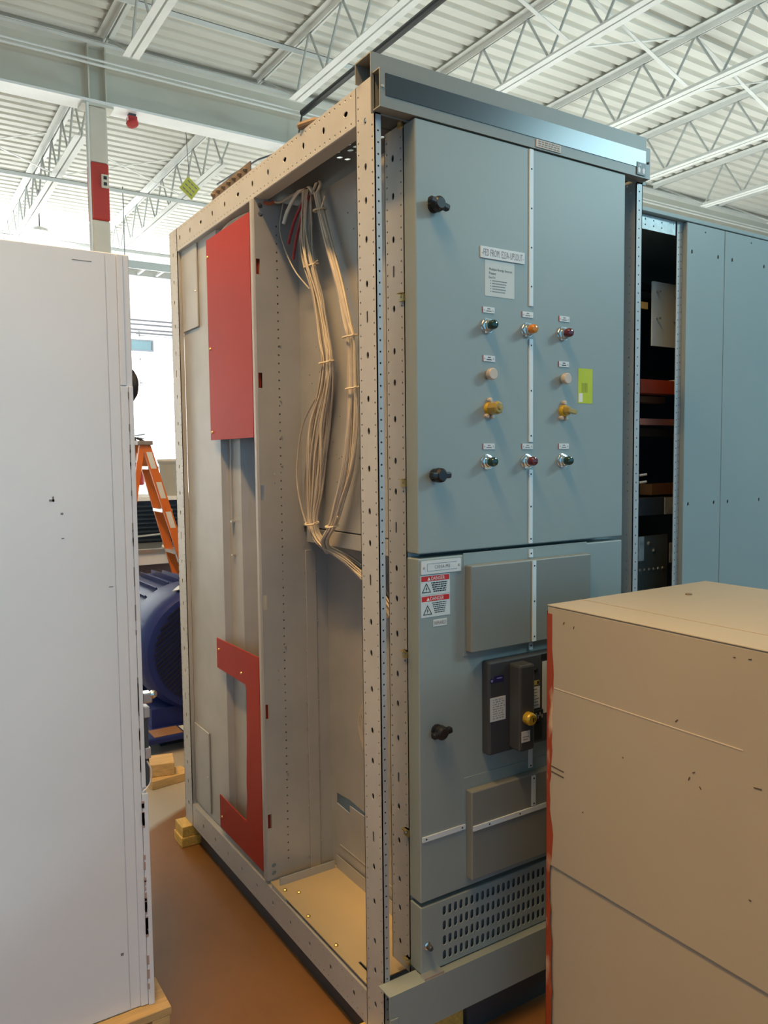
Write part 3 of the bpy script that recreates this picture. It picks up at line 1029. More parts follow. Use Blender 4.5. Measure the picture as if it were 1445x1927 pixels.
# brass latch clips on the second upright
for z in (2.205, 1.803, 1.360, 0.938, 0.486, 0.150):
    b = MB()
    b.box(0.086, 0.0918, 0.018, 0.036, z - 0.0095, z + 0.0095)
    b.box(0.078, 0.0918, 0.018, 0.034, z + 0.0075, z + 0.0095)
    b.lathe((0.0860, 0.026, z), (-1, 0, 0), [(0, 0.003), (0.002, 0.002)], 8, 1)
    b.build('latch_clip', [BRASS, ZINC], CAB)

# ---------------------------------------------------------------- open bay on the left
def bay():
    PY = 0.68
    hs = []
    z = 0.14
    while z < 2.15:
        hs.append(circ(0.072, z, 0.0030, n=6))
        z += 0.0258
    for z in (1.376, 1.345, 0.755, 0.725):
        hs.append(circ(0.050, z, 0.003, n=6))
    for z in (2.0, 1.66, 1.318, 0.977, 0.631, 0.277):
        hs.append(rect(0.003, 0.016, z - 0.023, z + 0.023))
    for z in (2.181, 2.156, 0.130, 0.105):
        hs.append(circ(0.021, z, 0.0085, 0.008, 10))
    b = MB()
    b.plate(rect(-0.0, 0.232, 0.085, 2.2), hs, (0, PY, 0), X, Z, V(0, 0.0025, 0))
    b.build('partition_panel', GALV, CAB)
    # rounded vertical lip at its outer edge, cut by the slots
    pts = [(-0.002, PY + 0.001), (-0.005, PY + 0.008), (-0.005, PY + 0.022), (0.0, PY + 0.030), (0.004, PY + 0.030), (0.004, PY + 0.003)]
    MB().prism(pts, (0, 0, 0.085), X, Y, Z * 2.115).build('partition_lip', GALV, CAB, bevel=0.002, seg=1)
    # screws along the right-hand flange
    s = MB()
    for k in range(24):
        z = 2.08 - k * 0.085
        s.lathe((0.148, PY, z), (0, -1, 0), [(0, 0.0035), (0.002, 0.003)], 6)
    for z in (1.06, 0.90, 0.74, 0.64, 0.52, 0.41, 0.29, 0.17):
        s.lathe((0.188, PY, z), (0, -1, 0), [(0, 0.0045), (0.006, 0.003)], 6)
    for z in (2.09, 1.77, 1.60, 1.49, 1.40, 0.83, 0.42):
        s.lathe((0.075, PY, z), (0, -1, 0), [(0, 0.004), (0.005, 0.003)], 6)
    o = s.build('screws', ZINC, CAB)
    o['kind'] = 'stuff'
    # vertical post column beside the lower wall
    MB().box(0.150, 0.187, PY - 0.005, PY, 0.085, 1.13).build('partition_channel', GALV, CAB, bevel=0.001, seg=1)
    # upper inner wall
    hs = []
    rnd = random.Random(3)
    for k in range(46):
        hs.append(circ(rnd.uniform(0.12, 0.62), rnd.uniform(1.30, 2.1), 0.0024, n=6))
    b = MB()
    b.plate(rect(0.106, 0.68, 1.209, 2.2), hs, (0.145, 0, 0), Y, Z, V(0.0025, 0, 0))
    b.build('upper_inner_wall', GALV, CAB)
    b = MB()
    b.box(0.145, 0.1475, 0.106, 0.655, 1.160, 1.2045)
    b.box(0.1475, 0.228, 0.106, 0.655, 1.160, 1.1625)
    b.build('wall_lip', GALV, CAB, bevel=0.001, seg=1)
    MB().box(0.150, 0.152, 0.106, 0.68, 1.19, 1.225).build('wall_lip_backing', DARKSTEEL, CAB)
    # lower inner wall with a cut-out
    cut = [(0.452, 0.318), (0.452, 0.330), (0.555, 0.338), (0.640, 0.332), (0.640, 0.298), (0.557, 0.292), (0.557, 0.318)]
    hs = [cut, circ(0.20, 0.47, 0.004, 0.012), circ(0.25, 0.83, 0.005)]
    b = MB()
    b.plate(rect(0.106, 0.68, 0.085, 1.16), hs, (0.230, 0, 0), Y, Z, V(0.0025, 0, 0))
    b.build('lower_inner_wall', GALV, CAB)
    MB().box(0.2275, 0.2299, 0.30, 0.62, 0.1645, 0.1665).build('wall_crease', GALV, CAB)
    MB().box(0.45, 0.46, 0.11, 0.68, 0.08, 2.2).build('core_panel', PAINT, CAB)
    # floor pan with up-turned rear and right edges
    b = MB()
    hs = [rect(0.030, 0.038, 0.115, 0.175)]
    b.plate(rect(0.004, 0.228, 0.084, 0.672), hs, (0, 0, 0.082), X, Y, V(0, 0, 0.003))
    b.build('floor_pan', mat('bare_pan', (0.52, 0.43, 0.27), 0.4, metal=0.2, var=0.05, scale=4), CAB)
    MB().box(0.018, 0.215, 0.632, 0.635, 0.085, 0.110).box(0.2215, 0.224, 0.11, 0.632, 0.085, 0.128).build('pan_flange', GALV, CAB)
    for x, y in ((0.020, 0.60), (0.016, 0.435), (0.016, 0.27), (0.016, 0.10), (0.05, 0.565)):
        MB().lathe((x, y, 0.085), (0, 0, 1), [(0, 0.0065), (0.004, 0.0065), (0.006, 0.004)], 6).build('pan_bolt', BRASS, CAB)
    MB().box(0.003, 0.06, 0.56, 0.66, 0.0702, 0.0818).build('pan_bracket', GALV, CAB)
    # perforated dark top plate
    hs = []
    for r in range(4):
        for k in range(7):
            if (r * 5 + k * 3) % 7 > 3:
                continue
            hs.append(slot(0.055 + r * 0.024, 0.13 + k * 0.028, 0.015, 0.020, 3))
    b = MB()
    b.plate(rect(0.046, 0.44, 0.084, 0.62), hs, (0, 0, 2.2105), X, Y, V(0, 0, 0.002))
    b.build('top_plate', DARKSTEEL, CAB)
    MB().box(0.022, 0.88, 0.006, 0.078, 2.2095, 2.212).build('front_top_plate', DARKSTEEL, CAB)
    MB().box(0.046, 0.44, 0.621, 1.39, 2.2105, 2.2125).build('rear_top_plate', DARKSTEEL, CAB)
    MB().box(0.030, 0.085, 0.115, 1.39, FZ, -0.0202).build('skid_and_shade_bar', DARKSTEEL, CAB)
    MB().box(0.26, 0.69, 0.004, 0.05, FZ, -0.0005).build('skid_and_shade_bar', DARKSTEEL, CAB)  # dark bar added to stand for the shade under the front base
    MB().box(0.03, 0.88, 0.10, D - 0.04, -0.017, -0.013).build('bottom_light_block', DARKSTEEL, CAB)  # unseen plate added to keep light out from under the cabinet
bay()

def side_panels():
    # stepped rear side panel: three flats at different depth
    pts = [(0.018, D - 0.088), (0.018, 1.045), (0.040, 1.035), (0.040, 0.925), (0.060, 0.915), (0.085, 0.90), (0.085, 0.715)]
    b = MB()
    n = len(pts)
    vs = [(p[0], p[1], z) for z in (0.075, 2.198) for p in pts]
    b.add(vs, [(i, i + 1, n + i + 1, n + i) for i in range(n - 1)])
    b.box(0.10, 0.102, 0.715, D - 0.088, 0.075, 2.198)
    b.build('side_panel', GALV, CAB, bevel=0.001, seg=1)
    for y0, y1, z0, z1 in ((1.222, 1.385, 1.90, 2.197), (1.225, 1.385, 0.09, 0.40)):
        o = MB().box(0.012, 0.0176, y0, y1, z0, z1).build('cover_plate', GALV, CAB, bevel=0.0015, seg=1)
        MB().lathe((0.012, y0 + 0.02, (z0 + z1) / 2 - 0.02), (-1, 0, 0), [(0, 0.004), (0.002, 0.003)], 8).build('screw', ZINC, o)
    MB().cyl((0.036, 1.00, 1.16), (0.036, 1.00, 2.1), 0.002, 6).build('pull_rod', ZINC, CAB)
    for z in (1.205, 1.09):
        MB().box(0.028, 0.040, 0.985, 1.0, z, z + 0.006).build('rod_clip', ZINC, CAB)
    # red insulating sheets
    t = MB().box(-0.001, 0.003, 0.716, 1.087, 1.488, 2.168).build('insulation_sheet', REDSHEET, CAB)
    for y, z in ((1.075, 2.11), (1.07, 1.80), (1.07, 1.515)):
        MB().lathe((-0.001, y, z), (-1, 0, 0), [(0, 0.0055), (0.003, 0.004)], 10).build('rivet', BRASS, t)
    poly = [(0.716, 0.100), (1.090, 0.100), (1.090, 0.219), (0.846, 0.214), (0.836, 0.30), (0.838, 0.35), (0.824, 0.55), (0.820, 0.672), (0.83, 0.684), (1.082, 0.686), (1.082, 0.792), (0.716, 0.797)]
    b = MB().plate(poly, [], (-0.001, 0, 0), Y, Z, V(0.004, 0, 0))
    t = b.build('insulation_sheet', REDSHEET, CAB)
    for y, z in ((1.06, 0.755), (0.86, 0.715), (1.07, 0.145)):
        MB().lathe((-0.001, y, z), (-1, 0, 0), [(0, 0.0045), (0.003, 0.003)], 10).build('rivet', BRASS, t)
    # thin dark edges of the sheet ends seen through the partition slots
    for z0, z1 in ((1.62, 2.03), (0.25, 0.66)):
        MB().box(0.0065, 0.016, 0.690, 0.716, z0, z1).build('insulation_edge', REDSHEET, CAB)
side_panels()

# ---------------------------------------------------------------- wire bundles
def catmull(P, n=8):
    P = [Vector(p) for p in P]
    out = []
    for i in range(len(P) - 1):
        p0, p1, p2, p3 = P[max(i - 1, 0)], P[i], P[i + 1], P[min(i + 2, len(P) - 1)]
        for k in range(n):
            t = k / n
            out.append(0.5 * ((2 * p1) + (p2 - p0) * t + (2 * p0 - 5 * p1 + 4 * p2 - p3) * t * t + (3 * p1 - p0 - 3 * p2 + p3) * t ** 3))
    out.append(P[-1])
    return out

def bundle(name, path, spread, count, r, mats, seed):
    """loose bundle of wires; spread gives the bundle radius at each path point"""
    rnd = random.Random(seed)
    t = None
    for w in range(count):
        a = rnd.uniform(0, 2 * math.pi)
        q = math.sqrt(rnd.uniform(0.02, 1))
        pts = []
        for (p, s) in zip(path, spread):
            j = 0.25
            pts.append(Vector(p) + V(0.55 * s * q * math.sin(a) + rnd.uniform(-j, j) * s * 0.3, s * (q * math.cos(a) + rnd.uniform(-j, j) * 0.6), rnd.uniform(-j, j) * s * 0.4))
            a += rnd.uniform(-0.35, 0.35)
        for p in pts:
            p.x = min(p.x, 0.140 if p.z > 1.19 else 0.222)
        b = MB().tube(catmull(pts, 7), r * rnd.uniform(0.85, 1.15), 6)
        m = mats[rnd.randrange(len(mats))]
        if t is None:
            t = b.build(name, m, CAB, smooth=True)
        else:
            b.build('wire', m, t, smooth=True)
    return t

def tie(t, c, ry, rx, tail=(0, -0.02, 0.004)):
    c = Vector(c)
    pts = [c + V(rx * math.sin(2 * math.pi * k / 14), ry * math.cos(2 * math.pi * k / 14), 0.15 * ry * math.sin(2 * math.pi * k / 14)) for k in range(15)]
    b = MB().tube(pts, 0.0028, 6)
    b.tube([c + V(-rx * 0.3, -ry, 0), c + V(-rx * 0.3, -ry, 0) + Vector(tail)], 0.0022, 5)
    b.build('cable_tie', TIE, t, smooth=True)

def wires():
    xa = 0.118
    p1 = [(xa, 0.560, 2.205), (xa, 0.575, 2.10), (xa - 0.01, 0.540, 2.00), (xa, 0.505, 1.885), (xa, 0.470, 1.76), (xa, 0.452, 1.697),
          (xa, 0.470, 1.61), (xa, 0.505, 1.52), (xa, 0.530, 1.42), (xa, 0.548, 1.32), (xa, 0.560, 1.225), (xa + 0.01, 0.52, 1.165),
          (0.16, 0.43, 1.125), (0.19, 0.33, 1.06), (0.20, 0.24, 0.98)]
    s1 = [0.020, 0.030, 0.026, 0.022, 0.024, 0.024, 0.034, 0.044, 0.046, 0.036, 0.020, 0.024, 0.034, 0.036, 0.03]
    t = bundle('wire_bundle', p1, s1, 30, 0.0023, [WIRE, WIRE2, WIRE, WIREBLUE], 11)
    tie(t, (xa - 0.004, 0.536, 1.985), 0.030, 0.018)
    tie(t, (xa - 0.004, 0.453, 1.697), 0.028, 0.018, (0, -0.006, 0))
    tie(t, (xa - 0.004, 0.560, 1.226), 0.026, 0.018, (-0.01, -0.045, 0.01))
    # one slack loop swinging out to the left
    MB().tube(catmull([(xa, 0.50, 1.62), (0.105, 0.585, 1.53), (0.10, 0.618, 1.43), (0.10, 0.622, 1.33), (0.11, 0.585, 1.22), (0.13, 0.53, 1.165)], 8), 0.0028, 6).build('wire', WIRE, t, smooth=True)
    p2 = [(xa, 0.500, 2.185), (xa, 0.470, 2.11), (xa, 0.430, 2.02), (xa, 0.375, 1.90), (xa, 0.330, 1.79), (xa, 0.312, 1.735), (xa, 0.305, 1.615),
          (xa, 0.312, 1.51), (xa, 0.340, 1.39), (xa, 0.395, 1.285), (xa, 0.435, 1.225), (xa, 0.485, 1.180), (0.14, 0.50, 1.14)]
    s2 = [0.010, 0.014, 0.015, 0.017, 0.019, 0.018, 0.018, 0.024, 0.026, 0.022, 0.016, 0.018, 0.02]
    t = bundle('wire_bundle', p2, s2, 11, 0.0042, [WIRE2, WIRE2, WIRE], 5)
    tie(t, (xa - 0.004, 0.318, 1.752), 0.024, 0.018, (0, -0.008, 0))
    tie(t, (xa - 0.004, 0.306, 1.612), 0.022, 0.018, (0, -0.008, 0))
    tie(t, (xa - 0.004, 0.435, 1.226), 0.020, 0.018, (-0.004, -0.03, 0.03))
    tie(t, (xa - 0.004, 0.478, 2.13), 0.020, 0.018, (-0.01, -0.04, 0.02))
    # loose tails at the top
    def loose(pts, r, m):
        return MB().tube(catmull(pts, 8), r, 7).build('wire_tail', m, CAB, smooth=True)
    loose([(0.115, 0.52, 2.19), (0.11, 0.545, 2.215), (0.10, 0.59, 2.205), (0.09, 0.635, 2.165), (0.085, 0.655, 2.13)], 0.0055, mat('white_cable', (0.70, 0.72, 0.70), 0.4))
    loose([(0.115, 0.55, 2.20), (0.10, 0.60, 2.14), (0.095, 0.625, 2.10), (0.095, 0.645, 2.07)], 0.0045, REDWIRE)
    loose([(0.115, 0.545, 2.19), (0.105, 0.575, 2.13), (0.10, 0.60, 2.08), (0.10, 0.625, 2.02)], 0.0045, REDWIRE)
    loose([(0.09, 0.665, 2.195), (0.08, 0.672, 2.12), (0.09, 0.655, 2.05), (0.10, 0.61, 1.98), (0.115, 0.55, 1.92)], 0.0022, WIRE)
    loose([(0.12, 0.535, 2.205), (0.10, 0.60, 2.207), (0.075, 0.65, 2.192), (0.060, 0.668, 2.195)], 0.0035, WIRE)
    loose([(0.060, 0.668, 2.195), (0.045, 0.672, 2.188), (0.03, 0.674, 2.190)], 0.005, mat('orange_wire', (0.45, 0.12, 0.06), 0.5))
    loose([(0.115, 0.50, 2.18), (0.115, 0.475, 2.20), (0.115, 0.49, 2.215), (0.118, 0.53, 2.19)], 0.004, WIRE2)
    # fan of wires dropping behind the front post
    for k in range(9):
        y0 = 0.42 - k * 0.012
        MB().tube(catmull([(0.17 + 0.004 * k, y0, 1.12 - k * 0.004), (0.195, y0 - 0.06, 1.075 - k * 0.010), (0.205, y0 - 0.13, 1.02 - k * 0.012), (0.20, y0 - 0.20, 0.93 - k * 0.012)], 6), 0.003, 6).build('wire_tail', WIRE2 if k % 2 else WIRE, CAB, smooth=True)
    b = None
    for k in range(5):
        q = MB().tube(catmull([(0.215, 0.402 - k * 0.003, 0.735), (0.205, 0.428 - k * 0.007, 0.68), (0.20, 0.443 - k * 0.009, 0.62), (0.205, 0.430 - k * 0.006, 0.56), (0.215, 0.413 - k * 0.002, 0.52)], 6), 0.0026, 6)
        if b is None:
            b = q.build('wire_bundle', WIRE, CAB, smooth=True)
        else:
            q.build('wire', WIRE, b, smooth=True)
    tie(b, (0.212, 0.410, 0.517), 0.010, 0.008, (0, 0.01, -0.006))
    # wires over the red sheet, under the top beam
    for k in range(4):
        MB().tube(catmull([(0.05, 0.72, 2.185 - k * 0.004), (0.035, 0.82, 2.196 - k * 0.005), (0.02, 0.93, 2.190 - k * 0.006), (0.012, 0.985 - k * 0.01, 2.172)], 6), 0.003, 6).build('wire_tail', mat('pale_grey_wire', (0.62, 0.62, 0.58), 0.4), CAB, smooth=True)
wires()

# ================================================================== things on and under the cabinet
def block(x0, x1, y0, y1, z0, z1, label, m=WOODY, rot=0.0):
    c = V((x0 + x1) / 2, (y0 + y1) / 2, (z0 + z1) / 2)
    u = V(math.cos(rot), math.sin(rot), 0) * (x1 - x0) / 2
    v = V(-math.sin(rot), math.cos(rot), 0) * (y1 - y0) / 2
    o = MB().obox(c, u, v, Z * (z1 - z0) / 2).build('wood_block', m, bevel=0.003)
    return tag(o, label, 'wood block', 'timber blocks')
block(-0.045, 0.13, 1.40, 1.50, FZ, -0.062, 'lower yellow timber block under the rear left corner of the open cabinet')
block(-0.040, 0.13, 1.405, 1.495, -0.062, -0.0205, 'upper yellow timber block touching the rear left corner of the open cabinet')
block(-0.050, 0.25, 0.005, 0.10, FZ, -0.0205, 'yellow timber block under the front left post of the open cabinet')
block(0.70, 0.95, 0.03, 0.12, FZ, -0.0205, 'timber block under the front right of the open cabinet')
block(0.70, 0.95, 1.38, 1.47, FZ, -0.0205, 'timber block under the rear right of the open cabinet')
block(0.01, 0.20, 2.02, 2.12, FZ, -0.060, 'lower sawn timber offcut on the floor by the blue motor', WOOD, 0.12)
block(-0.0, 0.15, 2.05, 2.18, -0.0595, 0.000, 'upper sawn timber offcut lying on another by the blue motor', WOOD, -0.25)

def on_top():
    t = thing('steel_bracket', 'brown steel channel lying on top of the open cabinet frame', 'bracket', (0.05, 0.88, H))
    b = MB()
    b.box(0.008, 0.012, 0.72, 1.04, H, H + 0.035)
    b.box(0.012, 0.085, 0.72, 1.04, H, H + 0.004)
    b.box(0.081, 0.085, 0.72, 1.04, H + 0.004, H + 0.05)
    b.build('channel', mat('rusty_brown', (0.13, 0.105, 0.085), 0.7, var=0.3, scale=20, bump=0.3), t)
    for k in range(7):
        MB().lathe((0.008, 0.75 + k * 0.045, H + 0.018), (-1, 0, 0), [(0, 0.009), (0.006, 0.008), (0.012, 0.004)], 6).build('bolt', mat('rusty_brown', (0, 0, 0)), t)
    t = MB()
    t.lathe((-0.006, 0.372, H + 0.0105), (0.35, -0.93, 0.0), [(0, 0.004), (0.008, 0.010), (0.06, 0.010), (0.075, 0.006)], 10)
    tag(t.build('clamp_bolt', mat('brown_cast', (0.20, 0.14, 0.09), 0.6, var=0.2)), 'brown cast clamp resting on the top beam of the open cabinet', 'clamp')
on_top()

# ================================================================== second enclosure, right and behind
def enclosure():
    t = thing('switchgear_enclosure', 'flat grey switchgear enclosure with an open bay at its left end', 'cabinet', (2.0, 0.9, 0.0))
    y0, y1, ht = 0.335, 1.40, 2.282
    # perforated post at the edge of the bay
    b = MB()
    b.plate(rect(0, 0.034, 0.0, 2.27), post_holes(0, 2.27, 0.010, 0.024, None), (1.515, y0, 0), X, Z, V(0, 0.0025, 0))
    b.build('bay_post', FRAME, t)
    b = MB()
    b.plate(rect(0, 0.034, 0.0, 2.27), post_holes(0, 2.27, 0.010, 0.024, None), (0.945, y0, 0), X, Z, V(0, 0.0025, 0))
    b.box(0.945, 0.9475, y0, y1, 0, 2.27)
    b.build('bay_post', FRAME, t)
    hs = []
    for x in (1.02, 1.10, 1.18, 1.26, 1.34, 1.385, 1.43):
        hs += [circ(x, 2.253, 0.0035, n=6), circ(x, 2.234, 0.0035, n=6)]
    hs += [circ(1.475 + k * 0.010, 2.258, 0.0025, n=6) for k in range(3)]
    b = MB().plate(rect(0.975, 1.506, 2.218, 2.268), hs, (0, y0 + 0.001, 0), X, Z, V(0, 0.0025, 0))
    b.build('bay_top_rail', mat('pale_galvanised', (0.55, 0.60, 0.60), 0.4, metal=0.2, var=0.2, scale=40), t)
    b = MB()
    b.box(0.93, 3.6, y0 - 0.022, y1, 2.27, ht + 0.004)
    b.build('roof_cap', PAINT, t, bevel=0.002, seg=1)
    # front panels stand proud of the post
    for xa, xb, hx in ((1.545, 1.771, ((1.575, 1.732),)), (1.773, 2.12, ((1.820, 2.03),)), (2.122, 2.45, ((2.16, 2.39),))):
        hs = []
        for x in hx[0]:
            for z in (2.165, 1.235):
                hs.append(slot(x, z, 0.0075, 0.014, 3))
        hs.append(circ((xa + xb) / 2 - 0.005, 2.245, 0.003, n=6))
        b = MB()
        b.plate(rect(xa, xb, 0.02, 2.268), hs, (0, y0 - 0.020, 0), X, Z, V(0, 0.003, 0))
        b.box(xa, xa + 0.003, y0 - 0.017, y0 - 0.0005, 0.02, 2.268)
        b.build('front_panel', PAINT, t, bevel=0.0015, seg=1)
        MB().box(xa + 0.008, xb, y0 + 0.004, y0 + 0.006, 0.03, 2.26).build('panel_backing', DARKSTEEL, t)
    MB().box(2.452, 3.6, y0 - 0.020, y0 + 0.04, 0.02, 2.268).build('front_panel', PAINT, t)
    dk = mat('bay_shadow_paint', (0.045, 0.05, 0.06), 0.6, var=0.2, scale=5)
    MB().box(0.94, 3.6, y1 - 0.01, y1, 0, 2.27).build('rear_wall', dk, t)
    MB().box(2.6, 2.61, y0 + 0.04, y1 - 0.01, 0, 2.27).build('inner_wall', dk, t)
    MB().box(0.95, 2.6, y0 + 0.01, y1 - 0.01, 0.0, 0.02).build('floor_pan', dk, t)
    # white insulating plate with stand-offs
    o = MB().box(1.532, 1.76, 0.452, 0.460, 1.838, 2.080).build('white_plate', mat('plate_white', (0.62, 0.70, 0.70), 0.5, var=0.03), t)
    for x, z in ((1.552, 2.045), (1.552, 1.945), (1.655, 2.040), (1.655, 1.94)):
        MB().cyl((x, 0.452, z), (x - 0.006, 0.428, z - 0.006), 0.004, 6).build('stud', ZINC, o)
    MB().box(1.44, 1.535, 0.62, 0.64, 0.02, 2.2).build('inner_post', dk, t)
    for z, hh in ((2.15, 0.03), (1.95, 0.02), (1.78, 0.02)):
        MB().box(1.64, 2.6, 0.80, 0.83, z, z + hh).build('rear_rail', DARKSTEEL, t)
    MB().box(1.46, 1.515, 0.462, 0.470, 1.975, 2.000).build('warning_tag', mat('orange_tag', (0.62, 0.33, 0.08), 0.5), t)
    # red insulator supports
    b = MB()
    b.box(1.45, 1.655, 0.444, 0.50, 1.655, 1.708)
    o = b.build('red_insulator', mat('insulator_red', (0.42, 0.06, 0.03), 0.45), t, bevel=0.002)
    MB().box(1.6555, 1.66, 0.444, 0.50, 1.655, 1.712).build('insulator_cap', CREAM, o)
    MB().box(1.40, 1.70, 0.52, 0.57, 1.628, 1.652).build('wood_spacer', mat('brown_spacer', (0.30, 0.14, 0.08), 0.6), t)
    hs = [rect(1.45 + k * 0.09, 1.456 + k * 0.09, 1.548, 1.560) for k in range(3)]
    b = MB().plate(rect(1.35, 1.72, 1.536, 1.560), [], (0, 0.452, 0), X, Z, V(0, 0.06, 0))
    b.build('pink_busbar_support', mat('insulator_pink', (0.45, 0.17, 0.13), 0.5, var=0.1), t)
    for z0, z1 in ((1.50, 1.535), (1.20, 1.26)):
        MB().box(1.3, 2.4, 0.70, 0.74, z0, z1).build('busbar', dk, t)
    b = MB()
    b.box(1.40, 1.66, 0.470, 0.475, 0.86, 1.105)
    o = b.build('steel_plate', mat('dull_plate', (0.16, 0.18, 0.17), 0.45, metal=0.4, var=0.2), t)
    for k in range(6):
        MB().lathe((1.497 + k * 0.027, 0.470, 0.972), (0, -1, 0), [(0, 0.007), (0.005, 0.005)], 8).build('bolt', ZINC, o)
    for x, z in ((1.545, 1.075), (1.575, 1.045)):
        MB().lathe((x, 0.470, z), (0, -1, 0), [(0, 0.009), (0.008, 0.006)], 8).build('bolt', ZINC, o)
    for x0, x1, z0, z1, y in ((1.632, 1.73, 1.186, 1.252, 0.462), (1.668, 1.73, 0.99, 1.07, 0.464), (1.475, 1.512, 1.01, 1.105, 0.464)):
        MB().box(x0, x1, y, y + 0.004, z0, z1).build('splice_plate', mat('pale_galvanised', (0, 0, 0)), t)
    MB().box(1.40, 1.70, 0.475, 0.52, 1.185, 1.252).build('cross_channel', DARKSTEEL, t)
    for z in (1.345, 1.318):
        MB().cyl((1.40, 0.40, z), (1.424, 0.385, z + 0.004), 0.005, 6).build('bolt', ZINC, t)
    MB().box(1.60, 1.90, 0.50, 0.56, 1.262, 1.305).build('orange_glow_bar', mat('glow_orange', (0.45, 0.20, 0.08), 0.35, metal=0.6), t)  # orange glow in the bay put into a coloured bar
    return t
enclosure()
block(1.0, 1.3, 0.36, 0.46, FZ, -0.001, 'timber block under the left end of the flat grey enclosure')
block(2.6, 2.9, 0.36, 0.46, FZ, -0.001, 'timber block under the right end of the flat grey enclosure')
block(1.0, 1.3, 1.2, 1.3, FZ, -0.001, 'timber block under the left rear of the flat grey enclosure')
block(2.6, 2.9, 1.2, 1.3, FZ, -0.001, 'timber block under the right rear of the flat grey enclosure')

# ================================================================== white cabinet on a pallet, left
def white_cabinet():
    t = thing('white_cabinet', 'large scuffed white metal cabinet on a pallet at the left', 'cabinet', (-1.0, 0.85, 0.03))
    x1, y0, z0, z1 = -0.450, 0.40, 0.030, 1.915
    MB().box(-1.75, x1, y0 + 0.003, 1.30, z0, z1).build('body', WHITEP, t, bevel=0.003)
    # front skin: big panel, inner seam, edge trims
    MB().box(-1.75, -0.508, y0, y0 + 0.0028, z0 + 0.004, z1 - 0.002).build('front_panel', WHITEP, t, bevel=0.001)
    MB().box(-0.5065, -0.482, y0 + 0.001, y0 + 0.0028, z0 + 0.004, z1 - 0.002).build('corner_trim', WHITEP, t, bevel=0.001)
    MB().box(-0.4805, -0.463, y0 - 0.002, y0 + 0.0028, z0 + 0.002, 1.60).build('edge_rail', WHITEP, t, bevel=0.0015)
    MB().box(-0.4805, -0.4665, y0 - 0.002, y0 + 0.0028, 1.602, z1 - 0.002).build('edge_rail', WHITEP, t, bevel=0.0015)
    MB().box(-0.4620, -0.447, y0 - 0.006, y0 + 0.0028, z0, 0.585).build('edge_rail', WHITEP, t, bevel=0.0015)
    MB().box(-0.4620, -0.4515, y0 - 0.003, y0 + 0.0028, 0.600, 1.60).build('edge_rail', WHITEP, t, bevel=0.001)
    # rubber bumper and latch hardware on the right edge
    MB().lathe((x1, 0.44, 1.606), (1, 0, 0), [(0, 0.040), (0.008, 0.040), (0.016, 0.028), (0.018, 0.010)], 18).build('rubber_bumper', RUBBER, t, smooth=True)
    b = MB()
    b.box(x1, x1 + 0.010, 0.40, 0.425, 0.60, 0.80)
    b.build('latch_rod', DARKSTEEL, t, bevel=0.002)
    b = MB()
    b.box(x1, x1 + 0.022, 0.398, 0.43, 0.812, 0.838)
    b.lathe((x1 + 0.020, 0.41, 0.830), (0.7, -0.7, 0.2), [(0, 0.009), (0.008, 0.011), (0.016, 0.008)], 12)
    b.build('latch_handle', CHROME, t, bevel=0.003)
    for z in (0.790, 0.685):
        MB().box(x1, x1 + 0.014, 0.397, 0.43, z - 0.014, z + 0.014).build('latch_guide', ALUM, t, bevel=0.002)
    MB().tube(catmull([(x1 + 0.004, 0.40, 0.665), (x1 + 0.013, 0.398, 0.64), (x1 + 0.010, 0.398, 0.61), (x1, 0.397, 0.597), (x1 - 0.01, 0.394, 0.592)], 6), 0.002, 6).build('pull_wire', CREAM, t)
    # scuffs, chips and scratches in the enamel
    s = MB()
    for x, z, w, h in ((-0.646, 1.330, 0.006, 0.0025), (-0.643, 1.333, 0.002, 0.006), (-0.625, 1.298, 0.003, 0.0025), (-0.625, 1.240, 0.003, 0.001), (-0.519, 1.115, 0.005, 0.001),
                       (-0.523, 0.185, 0.0035, 0.0035), (-0.560, 1.888, 0.022, 0.0008)):
        s.box(x - w, x + w, y0 - 0.0004, y0, z - h, z + h)
    rnd = random.Random(2)
    for k in range(26):
        z = rnd.uniform(0.06, 0.55)
        s.box(-0.4635, -0.4605 + rnd.uniform(0, 0.003), y0 - 0.0065, y0 - 0.002, z, z + rnd.uniform(0.008, 0.03), 1)
    for k in range(22):
        z = rnd.uniform(0.62, 1.58)
        s.box(-0.4645, -0.4620, y0 - 0.0032, y0 - 0.002, z, z + rnd.uniform(0.01, 0.05), 0)
    o = s.build('scuff_marks', [mat('scuff_dark', (0.22, 0.21, 0.20), 0.7), mat('rust_scuff', (0.45, 0.34, 0.31), 0.7)], t)
    o['kind'] = 'stuff'
white_cabinet()

def pallet():
    t = thing('wooden_pallet', 'wooden pallet under the white cabinet', 'pallet', (-1.1, 0.85, FZ))
    for k in range(6):
        y = 0.36 + k * 0.185
        MB().box(-1.85, -0.415, y, y + 0.14, 0.008, 0.0295).build('deck_board', WOOD, t, bevel=0.002)
    for x in (-1.84, -1.15, -0.465):
        MB().box(x, x + 0.045, 0.36, 1.42, FZ + 0.018, 0.008).build('stringer', WOOD, t, bevel=0.002)
    for y in (0.36, 0.83, 1.28):
        MB().box(-1.85, -0.415, y, y + 0.10, FZ, FZ + 0.018).build('bottom_board', WOOD, t)
pallet()

